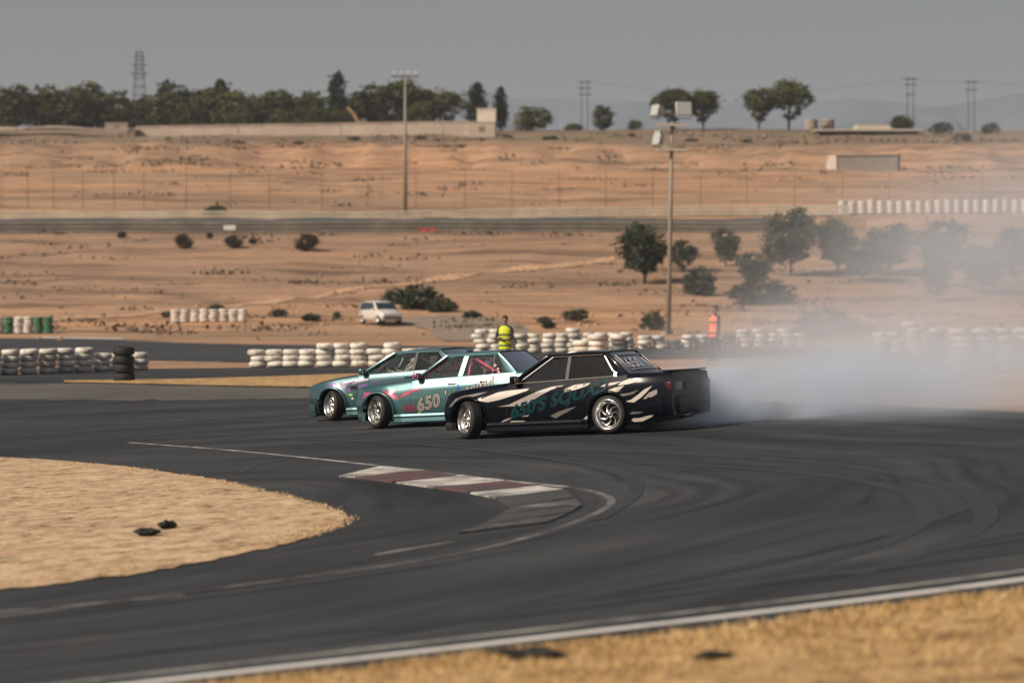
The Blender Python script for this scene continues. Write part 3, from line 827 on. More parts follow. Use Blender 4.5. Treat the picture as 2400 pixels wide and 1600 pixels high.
def make_car(c, root, paint, glass, wheel_style, steer=0.0, cage=None, trim=None, roof_mat=None, mirror_mat=None, glass_rear=None):
    body = c.body(paint); body.parent = root
    glass_rear = glass_rear or glass
    Lz = lambda x: c.zs(x)
    roof_mat = roof_mat or paint
    # --- roof
    mb = MB(); nx, ny = 14, 13; rows = []; under = []
    for i in range(nx):
        t = i / (nx - 1); x = lerp(c.xa1 + 0.02, c.xc1 - 0.01, t); rt = []; ru = []
        zc = c.zr - 0.030 * (2 * t - 1) ** 2 - 0.02 * (1 - t) ** 3
        for j in range(ny):
            v = -1 + 2 * j / (ny - 1)
            yy = (c.yroof + 0.018) * v; bow = 0.06 * (1 - v * v)
            xx = x + (bow * 0.6 if t < 0.01 else (-bow * 0.5 if t > 0.99 else 0))
            z = zc - 0.030 * abs(v) ** 2.4
            if j in (0, ny - 1): z -= 0.035; yy *= 1.012
            rt.append((xx, yy, z)); ru.append((xx, yy * 0.97, z - 0.03))
        rows.append(rt); under.append(ru)
    mb.grid(rows); mb.grid([list(reversed(r)) for r in under])
    n0 = 0; N = nx * ny
    for i in range(nx - 1):
        mb.face((i * ny, N + i * ny + ny - 1, N + (i + 1) * ny + ny - 1, (i + 1) * ny))
        mb.face((i * ny + ny - 1, (i + 1) * ny + ny - 1, N + (i + 1) * ny, N + i * ny))
    for j in range(ny - 1):
        mb.face((j, j + 1, N + ny - 2 - j, N + ny - 1 - j)); q = (nx - 1) * ny
        mb.face((q + j, N + q + ny - 1 - j, N + q + ny - 2 - j, q + j + 1))
    mb.build('roof', roof_mat, root, True)
    zt = c.zr - 0.085
    yb = lambda x: c.y(x, Lz(x)) - 0.035
    def S(x, z, ins=0.0, side=1):        # point on side glass plane
        zb_ = Lz(x); f = (z - zb_) / (zt + 0.03 - zb_)
        return Vector((x, side * (lerp(yb(x), c.yroof + 0.008, f) - ins), z))
    for side in (1, -1):
        # A pillar
        mb = MB(); prism_bar(mb, S(c.xa0 + 0.02, Lz(c.xa0), 0.02, side), S(c.xa1 - 0.01, zt + 0.035, 0.012, side), (0.058, 0, 0.02), (0.0, 0.045 * side, 0))
        o = mb.build('front_pillar', paint, root); bevel_mesh(o.data, 0.008)
        # C pillar panel
        poly = [(c.dlo_rear, Lz(c.dlo_rear) - 0.005), (c.xc0 - 0.02, Lz(c.xc0) - 0.005), (c.xc1 - 0.02, zt + 0.055), (c.dlo_rtop + 0.05, zt + 0.055), (c.dlo_rtop, zt + 0.0), (lerp(c.dlo_rtop, c.dlo_rear, 0.75), lerp(zt, Lz(c.dlo_rear), 0.72))]
        mb = MB(); mb.prism(poly, lambda p: S(p[0], p[1], -0.004, side), lambda p: S(p[0], p[1], 0.05, side))
        o = mb.build('rear_pillar', paint, root, True); bevel_mesh(o.data, 0.012)
        # B pillar (and rear door divider)
        mb = MB(); xb = c.rear_split
        prism_bar(mb, S(xb, Lz(xb), 0.012, side), S(xb - 0.10 if c.four else xb - 0.02, zt + 0.01, 0.012, side), (0.10 if c.four else 0.06, 0, 0), (0, 0.03, 0))
        mb.build('centre_pillar', M['blacktrim'] if not c.four else (trim or paint), root)
        # roof rail over the doors
        mb = MB(); prism_bar(mb, S(c.xa1 + 0.02, zt + 0.022, 0.006, side), S(c.dlo_rtop - 0.02, zt + 0.022, 0.006, side), (0, 0.035, 0), (0, -0.006, 0.05))
        mb.build('roof_rail', paint if trim is None or c.four else paint, root)
        # side panes
        zb0 = Lz(c.dlo_front)
        def pane(pl, nm='side_window', gm=glass, rootp=root):
            mb = MB(); mb.prism(pl, lambda p: S(p[0], p[1], 0.014, side), lambda p: S(p[0], p[1], 0.019, side))
            return mb.build(nm, gm, rootp, True)
        xf0 = c.dlo_front; tA = (zt - zb0) / (zt + 0.035 - Lz(c.xa0))
        xtop = c.xa1 - 0.10
        pane([(xf0 + 0.06, Lz(xf0) + 0.0), (xb + 0.05, Lz(xb)), (xb - (0.05 if c.four else -0.01), zt), (xtop, zt)])
        if c.four:
            xq = c.dlo_rear + 0.28
            pane([(xb - 0.05, Lz(xb)), (xq + 0.02, Lz(xq)), (xq + 0.02, zt), (xb - 0.15, zt)])
            mb = MB(); prism_bar(mb, S(xq, Lz(xq), 0.012, side), S(xq, zt, 0.012, side), (0.026, 0, 0), (0, 0.02, 0)); mb.build('window_divider', M['blacktrim'], root)
            pane([(xq - 0.02, Lz(xq)), (c.dlo_rear + 0.02, Lz(c.dlo_rear)), (c.dlo_rear + 0.04, Lz(c.dlo_rear) + 0.06), (c.dlo_rtop + 0.03, zt), (xq - 0.02, zt)], 'quarter_window')
        else:
            pane([(xb - 0.03, Lz(xb)), (c.dlo_rear + 0.01, Lz(c.dlo_rear)), (lerp(c.dlo_rtop, c.dlo_rear, 0.75) + 0.02, lerp(zt, Lz(c.dlo_rear), 0.72)), (c.dlo_rtop + 0.02, zt), (xb - 0.05, zt)], 'quarter_window', glass_rear)
        # bright trim round the glass
        tm = trim or M['blacktrim']
        mb = MB()
        path = [(xf0 + 0.10, Lz(xf0 + 0.1) + 0.004)] + [(lerp(xf0, c.dlo_rear, k / 8), Lz(lerp(xf0, c.dlo_rear, k / 8)) + 0.004) for k in range(1, 9)]
        for a, b in zip(path, path[1:]): prism_bar(mb, S(a[0], a[1], -0.004, side), S(b[0], b[1], -0.004, side), (0, 0.014, 0), (0, 0, 0.014))
        mb.build('belt_trim', tm, root)
        if trim:
            mb = MB()
            path = [(xtop, zt + 0.004), (c.dlo_rtop + 0.03, zt + 0.004), (c.dlo_rtop - 0.01, zt - 0.015), (lerp(c.dlo_rtop, c.dlo_rear, 0.75), lerp(zt, Lz(c.dlo_rear), 0.72)), (c.dlo_rear, Lz(c.dlo_rear) + 0.06), (c.dlo_rear + 0.005, Lz(c.dlo_rear))]
            wd = [0.012, 0.012, 0.02, 0.032, 0.035, 0.03]
            for i, (a, b) in enumerate(zip(path, path[1:])): prism_bar(mb, S(a[0], a[1], -0.008, side), S(b[0], b[1], -0.008, side), (wd[i], 0, 0.006), (0, 0.010, 0.004))
            path = [(xf0 + 0.04, Lz(xf0) + 0.01), (xtop + 0.005, zt + 0.004)]
            prism_bar(mb, S(*path[0], -0.004, side), S(*path[1], -0.004, side), (0.014, 0, 0.008), (0, 0.01, 0))
            mb.build('window_trim', tm, root)
        # doors: panel lines, handle
        segs = [(c.dlo_front + 0.22, c.rear_split)] + ([(c.rear_split - 0.012, c.dlo_rear + 0.30)] if c.four else [])
        if not c.four: segs = [(c.dlo_front + 0.22, c.rear_split - 0.06)]
        for x1, x0 in segs:
            zlo = 0.24
            poly = [(x1, zlo)]
            for k in range(9): poly.append((lerp(x1, x0, k / 8), zlo))
            top = [(lerp(x0, x1, k / 10), Lz(lerp(x0, x1, k / 10)) - 0.005) for k in range(11)]
            if x0 < -0.9: poly = [p for p in poly if math.hypot(p[0] + c.ax, p[1] - c.rw) > c.arch + 0.05]
            arc = []
            if x0 < -0.9:
                for k in range(9):
                    a = lerp(R(8), R(62), k / 8); arc.append((-c.ax + (c.arch + 0.05) * math.cos(a), c.rw + (c.arch + 0.05) * math.sin(a)))
            full = poly[1:] + arc + top
            # remove duplicates
            cl = []
            for p in full:
                if not cl or math.hypot(p[0] - cl[-1][0], p[1] - cl[-1][1]) > 0.004: cl.append(p)
            cx = sum(p[0] for p in cl) / len(cl); cz = sum(p[1] for p in cl) / len(cl)
            sm_ = c.patch(cl, 0.0012, side, 0.09); sm_.materials.append(M['well']); obj('door_gap', sm_, root)
            inner = [(cx + (p[0] - cx) * 0.980, cz + (p[1] - cz) * 0.980) for p in cl]
            dm = c.patch(inner, 0.0032, side, 0.06); dm.materials.append(paint); door = obj('door', dm, root)
            hx = x0 + 0.13; hz = Lz(hx) - 0.115
            mb = MB(); mb.box(hx, side * (c.y(hx, hz) + 0.012), hz, 0.16, 0.02, 0.035)
            hd = mb.build('handle', M['chrome'] if trim is None and c.four else M['blacktrim'], door); bevel_mesh(hd.data, 0.006)
        # side skirt
        mb = MB(); rows = []
        for k in range(15):
            x = lerp(c.ax - c.arch - 0.03, -c.ax + c.arch + 0.03, k / 14)
            y0 = c.y(x, 0.24)
            rows.append([(x, side * (y0 - 0.03), 0.25), (x, side * (y0 + 0.022), 0.235), (x, side * (y0 + 0.034), 0.20), (x, side * (y0 + 0.018), 0.165), (x, side * (y0 + 0.030), 0.10), (x, side * (y0 + 0.02), 0.075), (x, side * (y0 - 0.08), 0.08)])
        mb.grid(rows, smooth=False)
        mb.face([i for i in range(7)]); mb.face([14 * 7 + i for i in range(7)])
        mb.build('side_skirt', paint, root, True)
        # arch lips
        for sx in (1, -1):
            mb = MB(); rows = []
            for k in range(25):
                a = lerp(R(-12), R(192), k / 24); cr = []
                for rr, off in ((c.arch - 0.004, -0.04), (c.arch - 0.002, 0.010 + c.flare * 0.35), (c.arch + 0.016, 0.014 + c.flare * 0.35), (c.arch + 0.04, 0.004), (c.arch + 0.055, -0.015)):
                    x = sx * c.ax + rr * 1.03 * math.cos(a); z = max(0.09, c.rw + 0.012 + rr * math.sin(a))
                    cr.append((x, side * (c.y(x, max(z, 0.16)) + off), z))
                rows.append(cr)
            mb.grid(rows); mb.build('arch_lip', paint, root, True)
        # mirror
        mb = MB(); mx = c.dlo_front + 0.04; mz = Lz(mx) + 0.075; my = yb(mx) + 0.12
        mb.box(mx + 0.02, side * my, mz, 0.10, 0.17, 0.11); me = mb.mesh('mirror', mirror_mat or paint); bevel_mesh(me, 0.03, 3); mi = obj('mirror', me, root)
        mb = MB(); prism_bar(mb, (mx + 0.03, side * (yb(mx) - 0.03), Lz(mx) + 0.02), (mx + 0.02, side * (my - 0.04), mz - 0.02), (0.06, 0, 0), (0, 0, 0.04)); mb.build('mirror_arm', M['blacktrim'], mi)
        mb = MB(); mb.box(mx - 0.032, side * my, mz, 0.006, 0.14, 0.085); mb.build('mirror_glass', M['head_glass'], mi)
    # windscreen and rear window
    def screen(x0, z0, y0, x1, z1, y1, bow, nm, gm):
        rows = []
        for i in range(7):
            t = i / 6; r = []
            for j in range(11):
                v = -1 + 2 * j / 10
                r.append((lerp(x0, x1, t) + bow * (1 - v * v), lerp(y0, y1, t) * v, lerp(z0, z1, t) + 0.01 * (1 - v * v)))
            rows.append(r)
        mb = MB(); mb.grid(rows); return mb.build(nm, gm, root), rows
    screen(c.xa0 + 0.02, Lz(c.xa0) + 0.01, yb(c.xa0) - 0.03, c.xa1 + 0.02, c.zr - 0.045, c.yroof - 0.015, 0.10, 'windscreen', glass)
    rw_, rrows = screen(c.xc0 - 0.0, Lz(c.xc0) + 0.015, yb(c.xc0) - 0.045, c.xc1 - 0.01, c.zr - 0.045, c.yroof - 0.03, -0.06, 'rear_window', glass_rear)
    mb = MB(); rim_ = [rrows[0][j] for j in range(11)] + [rrows[i][10] for i in range(7)] + [rrows[6][j] for j in reversed(range(11))] + [rrows[i][0] for i in reversed(range(7))]
    mb.tube([Vector(p) + Vector((-0.004, 0, 0.004)) for p in rim_], 0.011, 5); mb.build('window_seal', M['blacktrim'], rw_)
    # bumpers
    def bumper(xe, sgn, z0, z1, nm, wrap, m=paint, out=0.05, par=root):
        hw = c.hw(xe - sgn * 0.35)
        half = [(xe - sgn * wrap, hw + 0.02), (xe - sgn * 0.16, hw + 0.012 - 0.02), (xe - sgn * 0.02, hw - 0.10), (xe + sgn * out * 0.7, hw - 0.27), (xe + sgn * out, 0)]
        path = half + [(x, -y) for x, y in reversed(half[:-1])]
        rows = []
        for i, (x, y) in enumerate(path):
            a = Vector(path[max(0, i - 1)]); b = Vector(path[min(len(path) - 1, i + 1)]); t = (b - a).normalized()
            nrm = Vector((t.y, -t.x)) * (-1 if sgn > 0 else 1)
            if nrm.dot(Vector((x, y)) - Vector((xe - sgn * 0.6, 0))) < 0: nrm = -nrm
            q = lambda o_, z: (x + nrm.x * o_, y + nrm.y * o_, z)
            rows.append([q(-0.07, z0 + 0.01), q(-0.012, z0), q(0, z0 + 0.03), q(0.006, (z0 + z1) / 2), q(0, z1 - 0.03), q(-0.02, z1), q(-0.09, z1 - 0.005)])
        mb = MB(); mb.grid(rows, smooth=False); mb.face(range(7)); mb.face([(len(rows) - 1) * 7 + i for i in range(7)])
        return mb.build(nm, m, par, True)
    c.bumper = bumper
    # nose: kidney grille and four round lamps
    zn = c.zs(c.xf)
    for y in (0.50, 0.33, -0.33, -0.50):
        mb = MB(); mb.lathe([(0, c.xf + 0.012), (0.05, c.xf + 0.010), (0.068, c.xf + 0.004), (0.075, c.xf - 0.004), (0.078, c.xf + 0.008), (0.082, c.xf - 0.004)], 20, axis='x', center=(0, y, zn - 0.12)); mb.build('headlight', M['head_glass'], root)
    mb = MB()
    for y in (0.055, -0.055): mb.box(c.xf + 0.006, y, zn - 0.12, 0.03, 0.09, 0.17)
    me = mb.mesh('grille', M['blacktrim']); bevel_mesh(me, 0.008); obj('grille', me, root)
    # tail: lamps, plate
    for sy in (1, -1):
        mb = MB(); zt_ = c.zs(c.xr) - 0.20
        hwt = c.hw(c.xr)
        mb.box(c.xr - 0.004, sy * (hwt - 0.205), zt_, 0.024, 0.33, 0.15)
        mb.box(c.xr + 0.05, sy * (c.y(c.xr + 0.05, zt_) - 0.003), zt_, 0.12, 0.02, 0.145)
        me = mb.mesh('tail_light', M['tail_red']); bevel_mesh(me, 0.006); obj('tail_light', me, root)
    mb = MB(); mb.box(c.xr - 0.008, 0, c.zs(c.xr) - 0.21, 0.012, 0.46, 0.12); mb.build('plate_panel', M['blacktrim'], root)
    # bonnet and boot gaps
    for nm, x0, x1 in (('bonnet', c.xa0 + 0.06, c.xf - 0.02), ('boot_lid', c.xr + 0.015, c.xc0 - 0.05)):
        mb = MB(); rows = []; g = []
        for i in range(16):
            x = lerp(x0, x1, i / 15); zs = c.zs(x); ye = c.y(x, zs)
            endf = sstep(c.xf - 0.10, c.xf, x) + sstep(-c.xr - 0.08, -c.xr, -x); cr = 0.035 * (1 - endf * 0.8)
            r = []
            for j in range(13):
                v = -1 + 2 * j / 12; yy = (ye - 0.045) * v; f = abs(yy) / ye
                zz = zs + 0.012 + interp([(0, cr), (0.3, cr * 0.95), (0.6, cr * 0.75), (0.85, cr * 0.35), (1, 0)], f)
                r.append((x, yy, zz + 0.006 - (0.007 if j in (0, 12) else 0)))
            rows.append(r)
        mb.grid(rows); mb.build(nm, roof_mat if nm == 'bonnet' else paint, root)
        mb = MB()
        for j in (0, 12):
            mb = MB(); mb.tube([Vector(r[j]) + Vector((0, 0.004 * (1 if j else -1), 0.002)) for r in rows], 0.005, 4); mb.build('panel_gap', M['well'], root)
    # wheels
    tyre, rim = wheel_mesh(wheel_style)
    for sx in (1, -1):
        for sy in (1, -1):
            wr = empty('wheel', (sx * c.ax, sy * (0.735 + (c.flare * 0.5)), c.rw)); wr.parent = root
            rz = (0 if sy > 0 else math.pi) + (steer if sx > 0 else 0)
            cam_ = R(4 if sx > 0 else 2)
            wr.rotation_euler = (cam_ if sy > 0 else cam_, random.uniform(0, 1), rz)
            obj('tyre', tyre, wr); obj('rim', rim, wr)
    # interior
    mb = MB(); mb.box(c.xa0 - 0.14, 0, Lz(c.xa0) - 0.07, 0.30, 1.2, 0.16); me = mb.mesh('dashboard', M['interior']); bevel_mesh(me, 0.04, 2); obj('dashboard', me, root)
    mb = MB(); mb.box((c.xa0 + c.xc0) / 2, 0, 0.40, c.xa0 - c.xc0 - 0.1, 1.28, 0.03); mb.build('floor_pan', M['interior'], root)
    mb = MB(); mb.box(c.xc0 + 0.10, 0, 0.68, 0.10, 1.22, 0.46); mb.build('rear_bulkhead', M['interior'], root)
    mb = MB(); mb.box(c.xc0 + 0.05, 0, Lz(c.xc0) - 0.01, 0.34, 1.2, 0.02); mb.build('parcel_shelf', M['interior'], root)
    for sy in (1, -1):
        st = empty('bucket_seat', (-0.42, sy * 0.36, 0.40)); st.parent = root
        mb = MB(); rows = []
        for i in range(9):
            t = i / 8; x = -0.02 - 0.26 * t; z = 0.08 + 0.72 * t; wd = 0.25 if t < 0.6 else lerp(0.25, 0.13, (t - 0.6) / 0.4)
            r = []
            for j in range(9):
                v = -1 + j / 4; r.append((x + 0.09 * abs(v) ** 3 * (1 - 0.5 * t), wd * v, z))
            rows.append(r)
        mb.grid(rows); mb.grid([[(p[0] - 0.06, p[1] * 0.96, p[2]) for p in reversed(r)] for r in rows]); mb.build('backrest', M['seat_cloth'], st)
        mb = MB(); mb.box(0.22, 0, 0.08, 0.50, 0.48, 0.14); me = mb.mesh('seat_base', M['seat_cloth']); bevel_mesh(me, 0.05, 2); obj('seat_base', me, st)
    sw = MB(); a = []
    for k in range(21):
        an = math.tau * k / 20; a.append((0.10 + 0.06 * math.sin(an) * 0.5, 0.36 + 0.165 * math.cos(an), 0.86 + 0.155 * math.sin(an)))
    sw.tube(a, 0.016, 6)
    for an in (0.2, 2.9, 4.7): sw.tube([(0.10, 0.36, 0.86), (0.10 + 0.03 * math.sin(an), 0.36 + 0.165 * math.cos(an), 0.86 + 0.155 * math.sin(an))], 0.012, 5)
    sw.tube([(0.10, 0.36, 0.86), (0.32, 0.36, 0.78)], 0.025, 6)
    sw.build('steering_wheel', M['blacktrim'], root)
    if cage:
        ct = [[(-0.55, 0.60, 0.42), (-0.55, 0.60, 0.86), (-0.58, 0.49, 1.22), (-0.58, 0.30, 1.265), (-0.58, -0.30, 1.265), (-0.58, -0.49, 1.22), (-0.55, -0.60, 0.86), (-0.55, -0.60, 0.42)],
              [(-0.58, 0.47, 1.23), (-1.32, 0.52, 0.80)], [(-0.58, -0.47, 1.23), (-1.32, -0.52, 0.80)],
              [(-0.57, 0.53, 1.10), (-1.28, -0.40, 0.72)], [(-0.56, 0.55, 1.0), (-0.56, -0.55, 0.55)],
              [(-0.58, 0.50, 1.225), (-0.05, 0.50, 1.225), (0.36, 0.60, 0.90), (0.42, 0.62, 0.42)], [(-0.58, -0.50, 1.225), (-0.05, -0.50, 1.225), (0.36, -0.60, 0.90), (0.42, -0.62, 0.42)],
              [(-0.55, 0.62, 0.55), (0.42, 0.62, 0.66)], [(-0.55, 0.62, 0.80), (0.30, 0.62, 0.45)]]
        for p in ct:
            mb = MB(); mb.tube(p, 0.027, 8); mb.build('cage_tube', cage, root)
    return body

def set_on_track(root, x, y, yaw, roll=0.0, pitch=0.0):
    s_ = math.atan((h(x + 1, y) - h(x - 1, y)) / 2); sy_ = math.atan((h(x, y + 1) - h(x, y - 1)) / 2)
    root.matrix_world = Matrix.Translation((x, y, h(x, y) + 0.008)) @ Matrix.Rotation(-s_, 4, 'Y') @ Matrix.Rotation(sy_, 4, 'X') @ Matrix.Rotation(yaw, 4, 'Z') @ Matrix.Rotation(roll, 4, 'X')
    return root

YAW = R(152)
# ---- black two-door
kb = Car(four=False, rear_split=-0.50, flare=0.02, xf=1.80, xr=-2.37)
bc = tag(empty('drift_car'), 'black two-door drift car with cream claw stripes and smoking rear wheels', 'car', 'drifting cars')
make_car(kb, bc, M['blackpaint'], M['glass_dark'], 'turbine', steer=R(-33), cage=M['blacktrim'], trim=M['chrome'], glass_rear=mat_glass('dark_rear_glass', (0.13, 0.16, 0.18)))
kb.bumper(kb.xf, 1, 0.33, 0.50, 'front_bumper', 0.22); kb.bumper(kb.xf - 0.01, 1, 0.14, 0.27, 'front_lip', 0.20, M['blacktrim'], 0.07)
kb.bumper(kb.xr, -1, 0.27, 0.56, 'rear_bumper', 0.40)
mb = MB(); mb.tube([(-2.28, 0.30, 0.24), (-2.49, 0.32, 0.25)], [0.045, 0.048], 12, caps=False); mb.tube([(-2.33, 0.30, 0.24), (-2.43, 0.31, 0.245)], 0.038, 10); mb.build('exhaust_tip', M['chrome'], bc)
mb = MB(); mb.box(kb.xr + 0.10, 0, kb.zs(kb.xr) + 0.045, 0.16, 1.36, 0.022); me = mb.mesh('boot_spoiler', M['blackpaint']); bevel_mesh(me, 0.008); obj('boot_spoiler', me, bc)
set_on_track(bc, 0.81, 46.65, YAW, R(1.2))
# claw stripes (x forward, z up) read off the flank
def bz(pts, k, ox, oy):
    """zoomed picture reading -> flank coordinates of the black car"""
    out = []
    for a, b in pts:
        px = ox + a / k; py = oy + b / k
        x = (1267 - px) / 129.5; yg = 1030 - 0.036 * (px - 1100)
        out.append((x, (yg - py) / 146.0))
    return out
def clampz(poly, c):
    return [(x, max(c.zbot(x) + 0.01, min(c.zs(x) - 0.006, z))) for x, z in poly]
K3 = (6.533, 1040, 850); K4 = (6.272, 1360, 800)
claws = [([(450, 630), (560, 590), (700, 530), (880, 460), (1000, 440), (860, 505), (1000, 480), (1360, 405), (1330, 440), (1100, 520), (900, 580), (720, 615), (620, 600)], K3, 'cream'),
         ([(880, 685), (1050, 655), (1250, 560), (1500, 450), (1700, 385), (1900, 360), (1700, 430), (1500, 540), (1300, 665), (1200, 678)], K3, 'cream2'),
         ([(60, 690), (180, 560), (330, 510), (700, 455), (480, 530), (300, 590), (120, 680)], K3, 'grey_decal'),
         ([(1860, 490), (1920, 420), (2050, 360), (2300, 330), (2250, 370), (2120, 420), (2000, 450)], K3, 'cream'),
         ([(830, 1090), (960, 980), (1080, 905), (1290, 905), (1230, 945), (1050, 1010), (900, 1085)], K3, 'cream'),
         ([(900, 935), (970, 885), (1090, 850), (1060, 880), (980, 915)], K3, 'cream2'),
         ([(1240, 845), (1290, 822), (1360, 815), (1340, 835)], K3, 'cream2'),
         ([(1240, 1055), (1340, 990), (1500, 970), (1830, 965), (1760, 1000), (1560, 1000), (1370, 1010)], K3, 'cream2'),
         ([(1590, 945), (1640, 915), (1930, 905), (1860, 935)], K3, 'grey_decal'),
         ([(1680, 830), (1800, 770), (1950, 720), (2090, 690), (1980, 750), (1850, 820), (1760, 870)], K3, 'grey_decal'),
         ([(1780, 1025), (1900, 960), (2030, 895), (1990, 945), (2150, 910), (2280, 815), (2240, 890), (2100, 970), (1950, 1015)], K3, 'cream'),
         ([(205, 965), (260, 880), (350, 820), (480, 770), (410, 770), (560, 700), (700, 670), (640, 730), (560, 760), (650, 740), (560, 800), (400, 850), (280, 920)], K4, 'cream'),
         ([(600, 670), (650, 620), (760, 575), (915, 595), (860, 625), (740, 655)], K4, 'cream'),
         ([(350, 690), (430, 640), (650, 612), (560, 655), (420, 685)], K4, 'cream2'),
         ([(700, 915), (790, 880), (900, 800), (980, 730), (1090, 680), (1010, 770), (930, 850), (830, 920)], K4, 'cream'),
         ([(540, 840), (660, 800), (800, 770), (900, 735), (820, 800), (640, 850)], K4, 'grey_decal'),
         ([(960, 870), (1040, 780), (1150, 730), (1150, 800), (1050, 860)], K4, 'cream2'),
         ([(780, 1180), (800, 1150), (900, 1145), (1020, 1110), (1135, 1060), (1060, 1130), (930, 1195), (810, 1205)], K4, 'cream'),
         ([(740, 1085), (800, 1055), (960, 1055), (900, 1080), (780, 1092)], K4, 'grey_decal')]
for pts, kk, mt in claws:
    po = clampz(bz(pts, *kk), kb)
    # never paint across the wheel openings
    po2 = []
    for x, z in po:
        for ax in (kb.ax, -kb.ax):
            dx, dz = x - ax, z - kb.rw; r = math.hypot(dx, dz); lim = kb.arch + 0.03
            if r < lim: x, z = ax + dx / r * lim, kb.rw + dz / r * lim
        po2.append((x, max(kb.zbot(x) + 0.01, z)))
    try: kb.decal('claw_stripe', po2, M[mt], bc, 0.0065)
    except Exception as e: print('claw', e)
flank_text(kb, bc, "650'S SQUAD", 0.50, 0.29, 0.29, M['teal_decal'], 0.009, slope=0.22, stretch=1.05, shear=0.2, offset=0.012)
# sticker in the rear window
def rear_sticker(c, root, txt, v0, t0, size, mat, dy=0.0):
    x0, z0, y0 = c.xc0, c.zs(c.xc0) + 0.015, c.y(c.xc0, c.zs(c.xc0)) - 0.08; x1, z1 = c.xc1 - 0.01, c.zr - 0.045
    L = math.hypot(x1 - x0, z1 - z0)
    me = text_mesh(txt, size)
    for v in me.vertices:
        yy = v0 - v.co.x; t = t0 + v.co.y / L; vv = yy / y0
        v.co = (lerp(x0, x1, t) - 0.06 * (1 - vv * vv) - 0.012, yy, lerp(z0, z1, t) + 0.01 * (1 - vv * vv) + 0.006)
    me.materials.clear(); me.materials.append(mat); me.update(); return obj('lettering', me, root)
rear_sticker(kb, bc, '650', 0.41, 0.27, 0.33, M['white_decal']); rear_sticker(kb, bc, "SQUAD", -0.16, 0.27, 0.10, M['cream2'])
def rear_frame(c, root, ya, yb_, ta, tb, mat):
    x0, z0, y0 = c.xc0, c.zs(c.xc0) + 0.015, c.y(c.xc0, c.zs(c.xc0)) - 0.08; x1, z1 = c.xc1 - 0.01, c.zr - 0.045
    P = lambda yy, t: Vector((lerp(x0, x1, t) - 0.06 * (1 - (yy / y0) ** 2) - 0.010, yy, lerp(z0, z1, t) + 0.01 * (1 - (yy / y0) ** 2) + 0.006))
    pts = [P(lerp(ya, yb_, k / 8), ta) for k in range(9)] + [P(yb_, tb)] + [P(lerp(yb_, ya, k / 8), tb) for k in range(9)] + [P(ya, ta)]
    mb = MB(); mb.tube(pts, 0.009, 5); mb.build('sticker_border', mat, root)
rear_frame(kb, bc, 0.46, -0.50, 0.16, 0.82, M['cream'])

# ---- teal four-door
kt = Car(four=True, flare=0.045, xf=1.83, rear_split=-0.42, dlo_front=0.36)
tc_ = tag(empty('drift_car'), 'teal four-door drift car with pink roll cage and 650 lettering on its door', 'car', 'drifting cars')
make_car(kt, tc_, M['teal'], M['glass_clear'], 'mesh', steer=R(-26), cage=M['pinkcage'], mirror_mat=M['magenta'])
kt.bumper(kt.xf, 1, 0.36, 0.52, 'front_bumper', 0.26); kt.bumper(kt.xf - 0.03, 1, 0.13, 0.30, 'front_air_dam', 0.16, M['teal'], 0.05)
kt.bumper(kt.xr, -1, 0.28, 0.56, 'rear_bumper', 0.40)
set_on_track(tc_, -0.95, 52.75, YAW, R(1.2))
def tz(pts, k=4.3556, ox=700, oy=770):
    out = []
    for a, b in pts:
        px = ox + a / k; py = oy + b / k
        x = 1.285 - (px - 893) / 112.0; yg = 1005 - 0.036 * (px - 893)
        out.append((x, (yg - py) / 126.0))
    return out
def arch_safe(po, c, m=0.05):
    o2 = []
    for x, z in po:
        for ax in (c.ax, -c.ax):
            dx, dz = x - ax, z - c.rw; r = math.hypot(dx, dz); lim = c.arch + m
            if r < lim: x, z = ax + dx / r * lim, c.rw + dz / r * lim
        o2.append((x, max(c.zbot(x) + 0.01, min(c.zs(x) - 0.006, z))))
    return o2
for pts, mt in [([(640, 730), (700, 690), (655, 665), (780, 655), (740, 690), (700, 715)], 'pink'),
                ([(880, 665), (960, 645), (1040, 690), (1070, 735), (1010, 730), (950, 690)], 'pink'),
                ([(1060, 715), (1130, 660), (1230, 625), (1330, 632), (1220, 655), (1140, 700)], 'pink'),
                ([(960, 650), (1060, 635), (1010, 680)], 'pink'),
                ([(1105, 790), (1235, 790), (1240, 865), (1115, 860)], 'maroon'),
                ([(1900, 505), (1990, 498), (1960, 515), (1900, 522)], 'pink'), ([(1810, 580), (1880, 565), (1830, 580)], 'pink'),
                ([(1240, 880), (1290, 858), (1280, 872), (1255, 886)], 'green_decal')]:
    try: kt.decal('livery_flash', arch_safe(tz(pts), kt), M[mt], tc_, 0.0075)
    except Exception as e: print('flash', e)
for off, mt, o2, nm in ((0.022, 'black_decal', 0.0065, 'lettering_outline'), (0.008, 'cream', 0.0085, 'lettering_edge'), (-0.006, 'black_decal', 0.0105, 'lettering')):
    flank_text(kt, tc_, "650", 0.44, 0.27, 0.33, M[mt], o2, slope=0.20, stretch=0.95, offset=off, spacing=1.05, name=nm)
for off, mt, o2, nm in ((0.016, 'black_decal', 0.0065, 'lettering_outline'), (0.0, 'cream', 0.0085, 'lettering')):
    flank_text(kt, tc_, "'s", -0.14, 0.40, 0.33, M[mt], o2, slope=0.20, stretch=0.95, offset=off, spacing=1.05, name=nm)
    flank_text(kt, tc_, "squad", -0.58, 0.56, 0.24, M[mt], o2, slope=0.22, stretch=1.0, offset=off * 0.8, spacing=1.05, name=nm)
for i, (x, dz) in enumerate(((-1.12, 0.06), (-1.16, 0.15), (-1.22, 0.08), (-1.24, 0.02))):
    mb = MB(); yv = kt.y(x, kt.zs(x)) - 0.03 - 0.25 * dz * 0.6
    mb.lathe([(0, 0.012), (0.028, 0.012), (0.030, 0.004)], 14, axis='y', center=(x, yv + 0.004, kt.zs(x) + dz)); mb.build('sticker', M[('pink', 'cream', 'cream', 'cream')[i]], tc_)
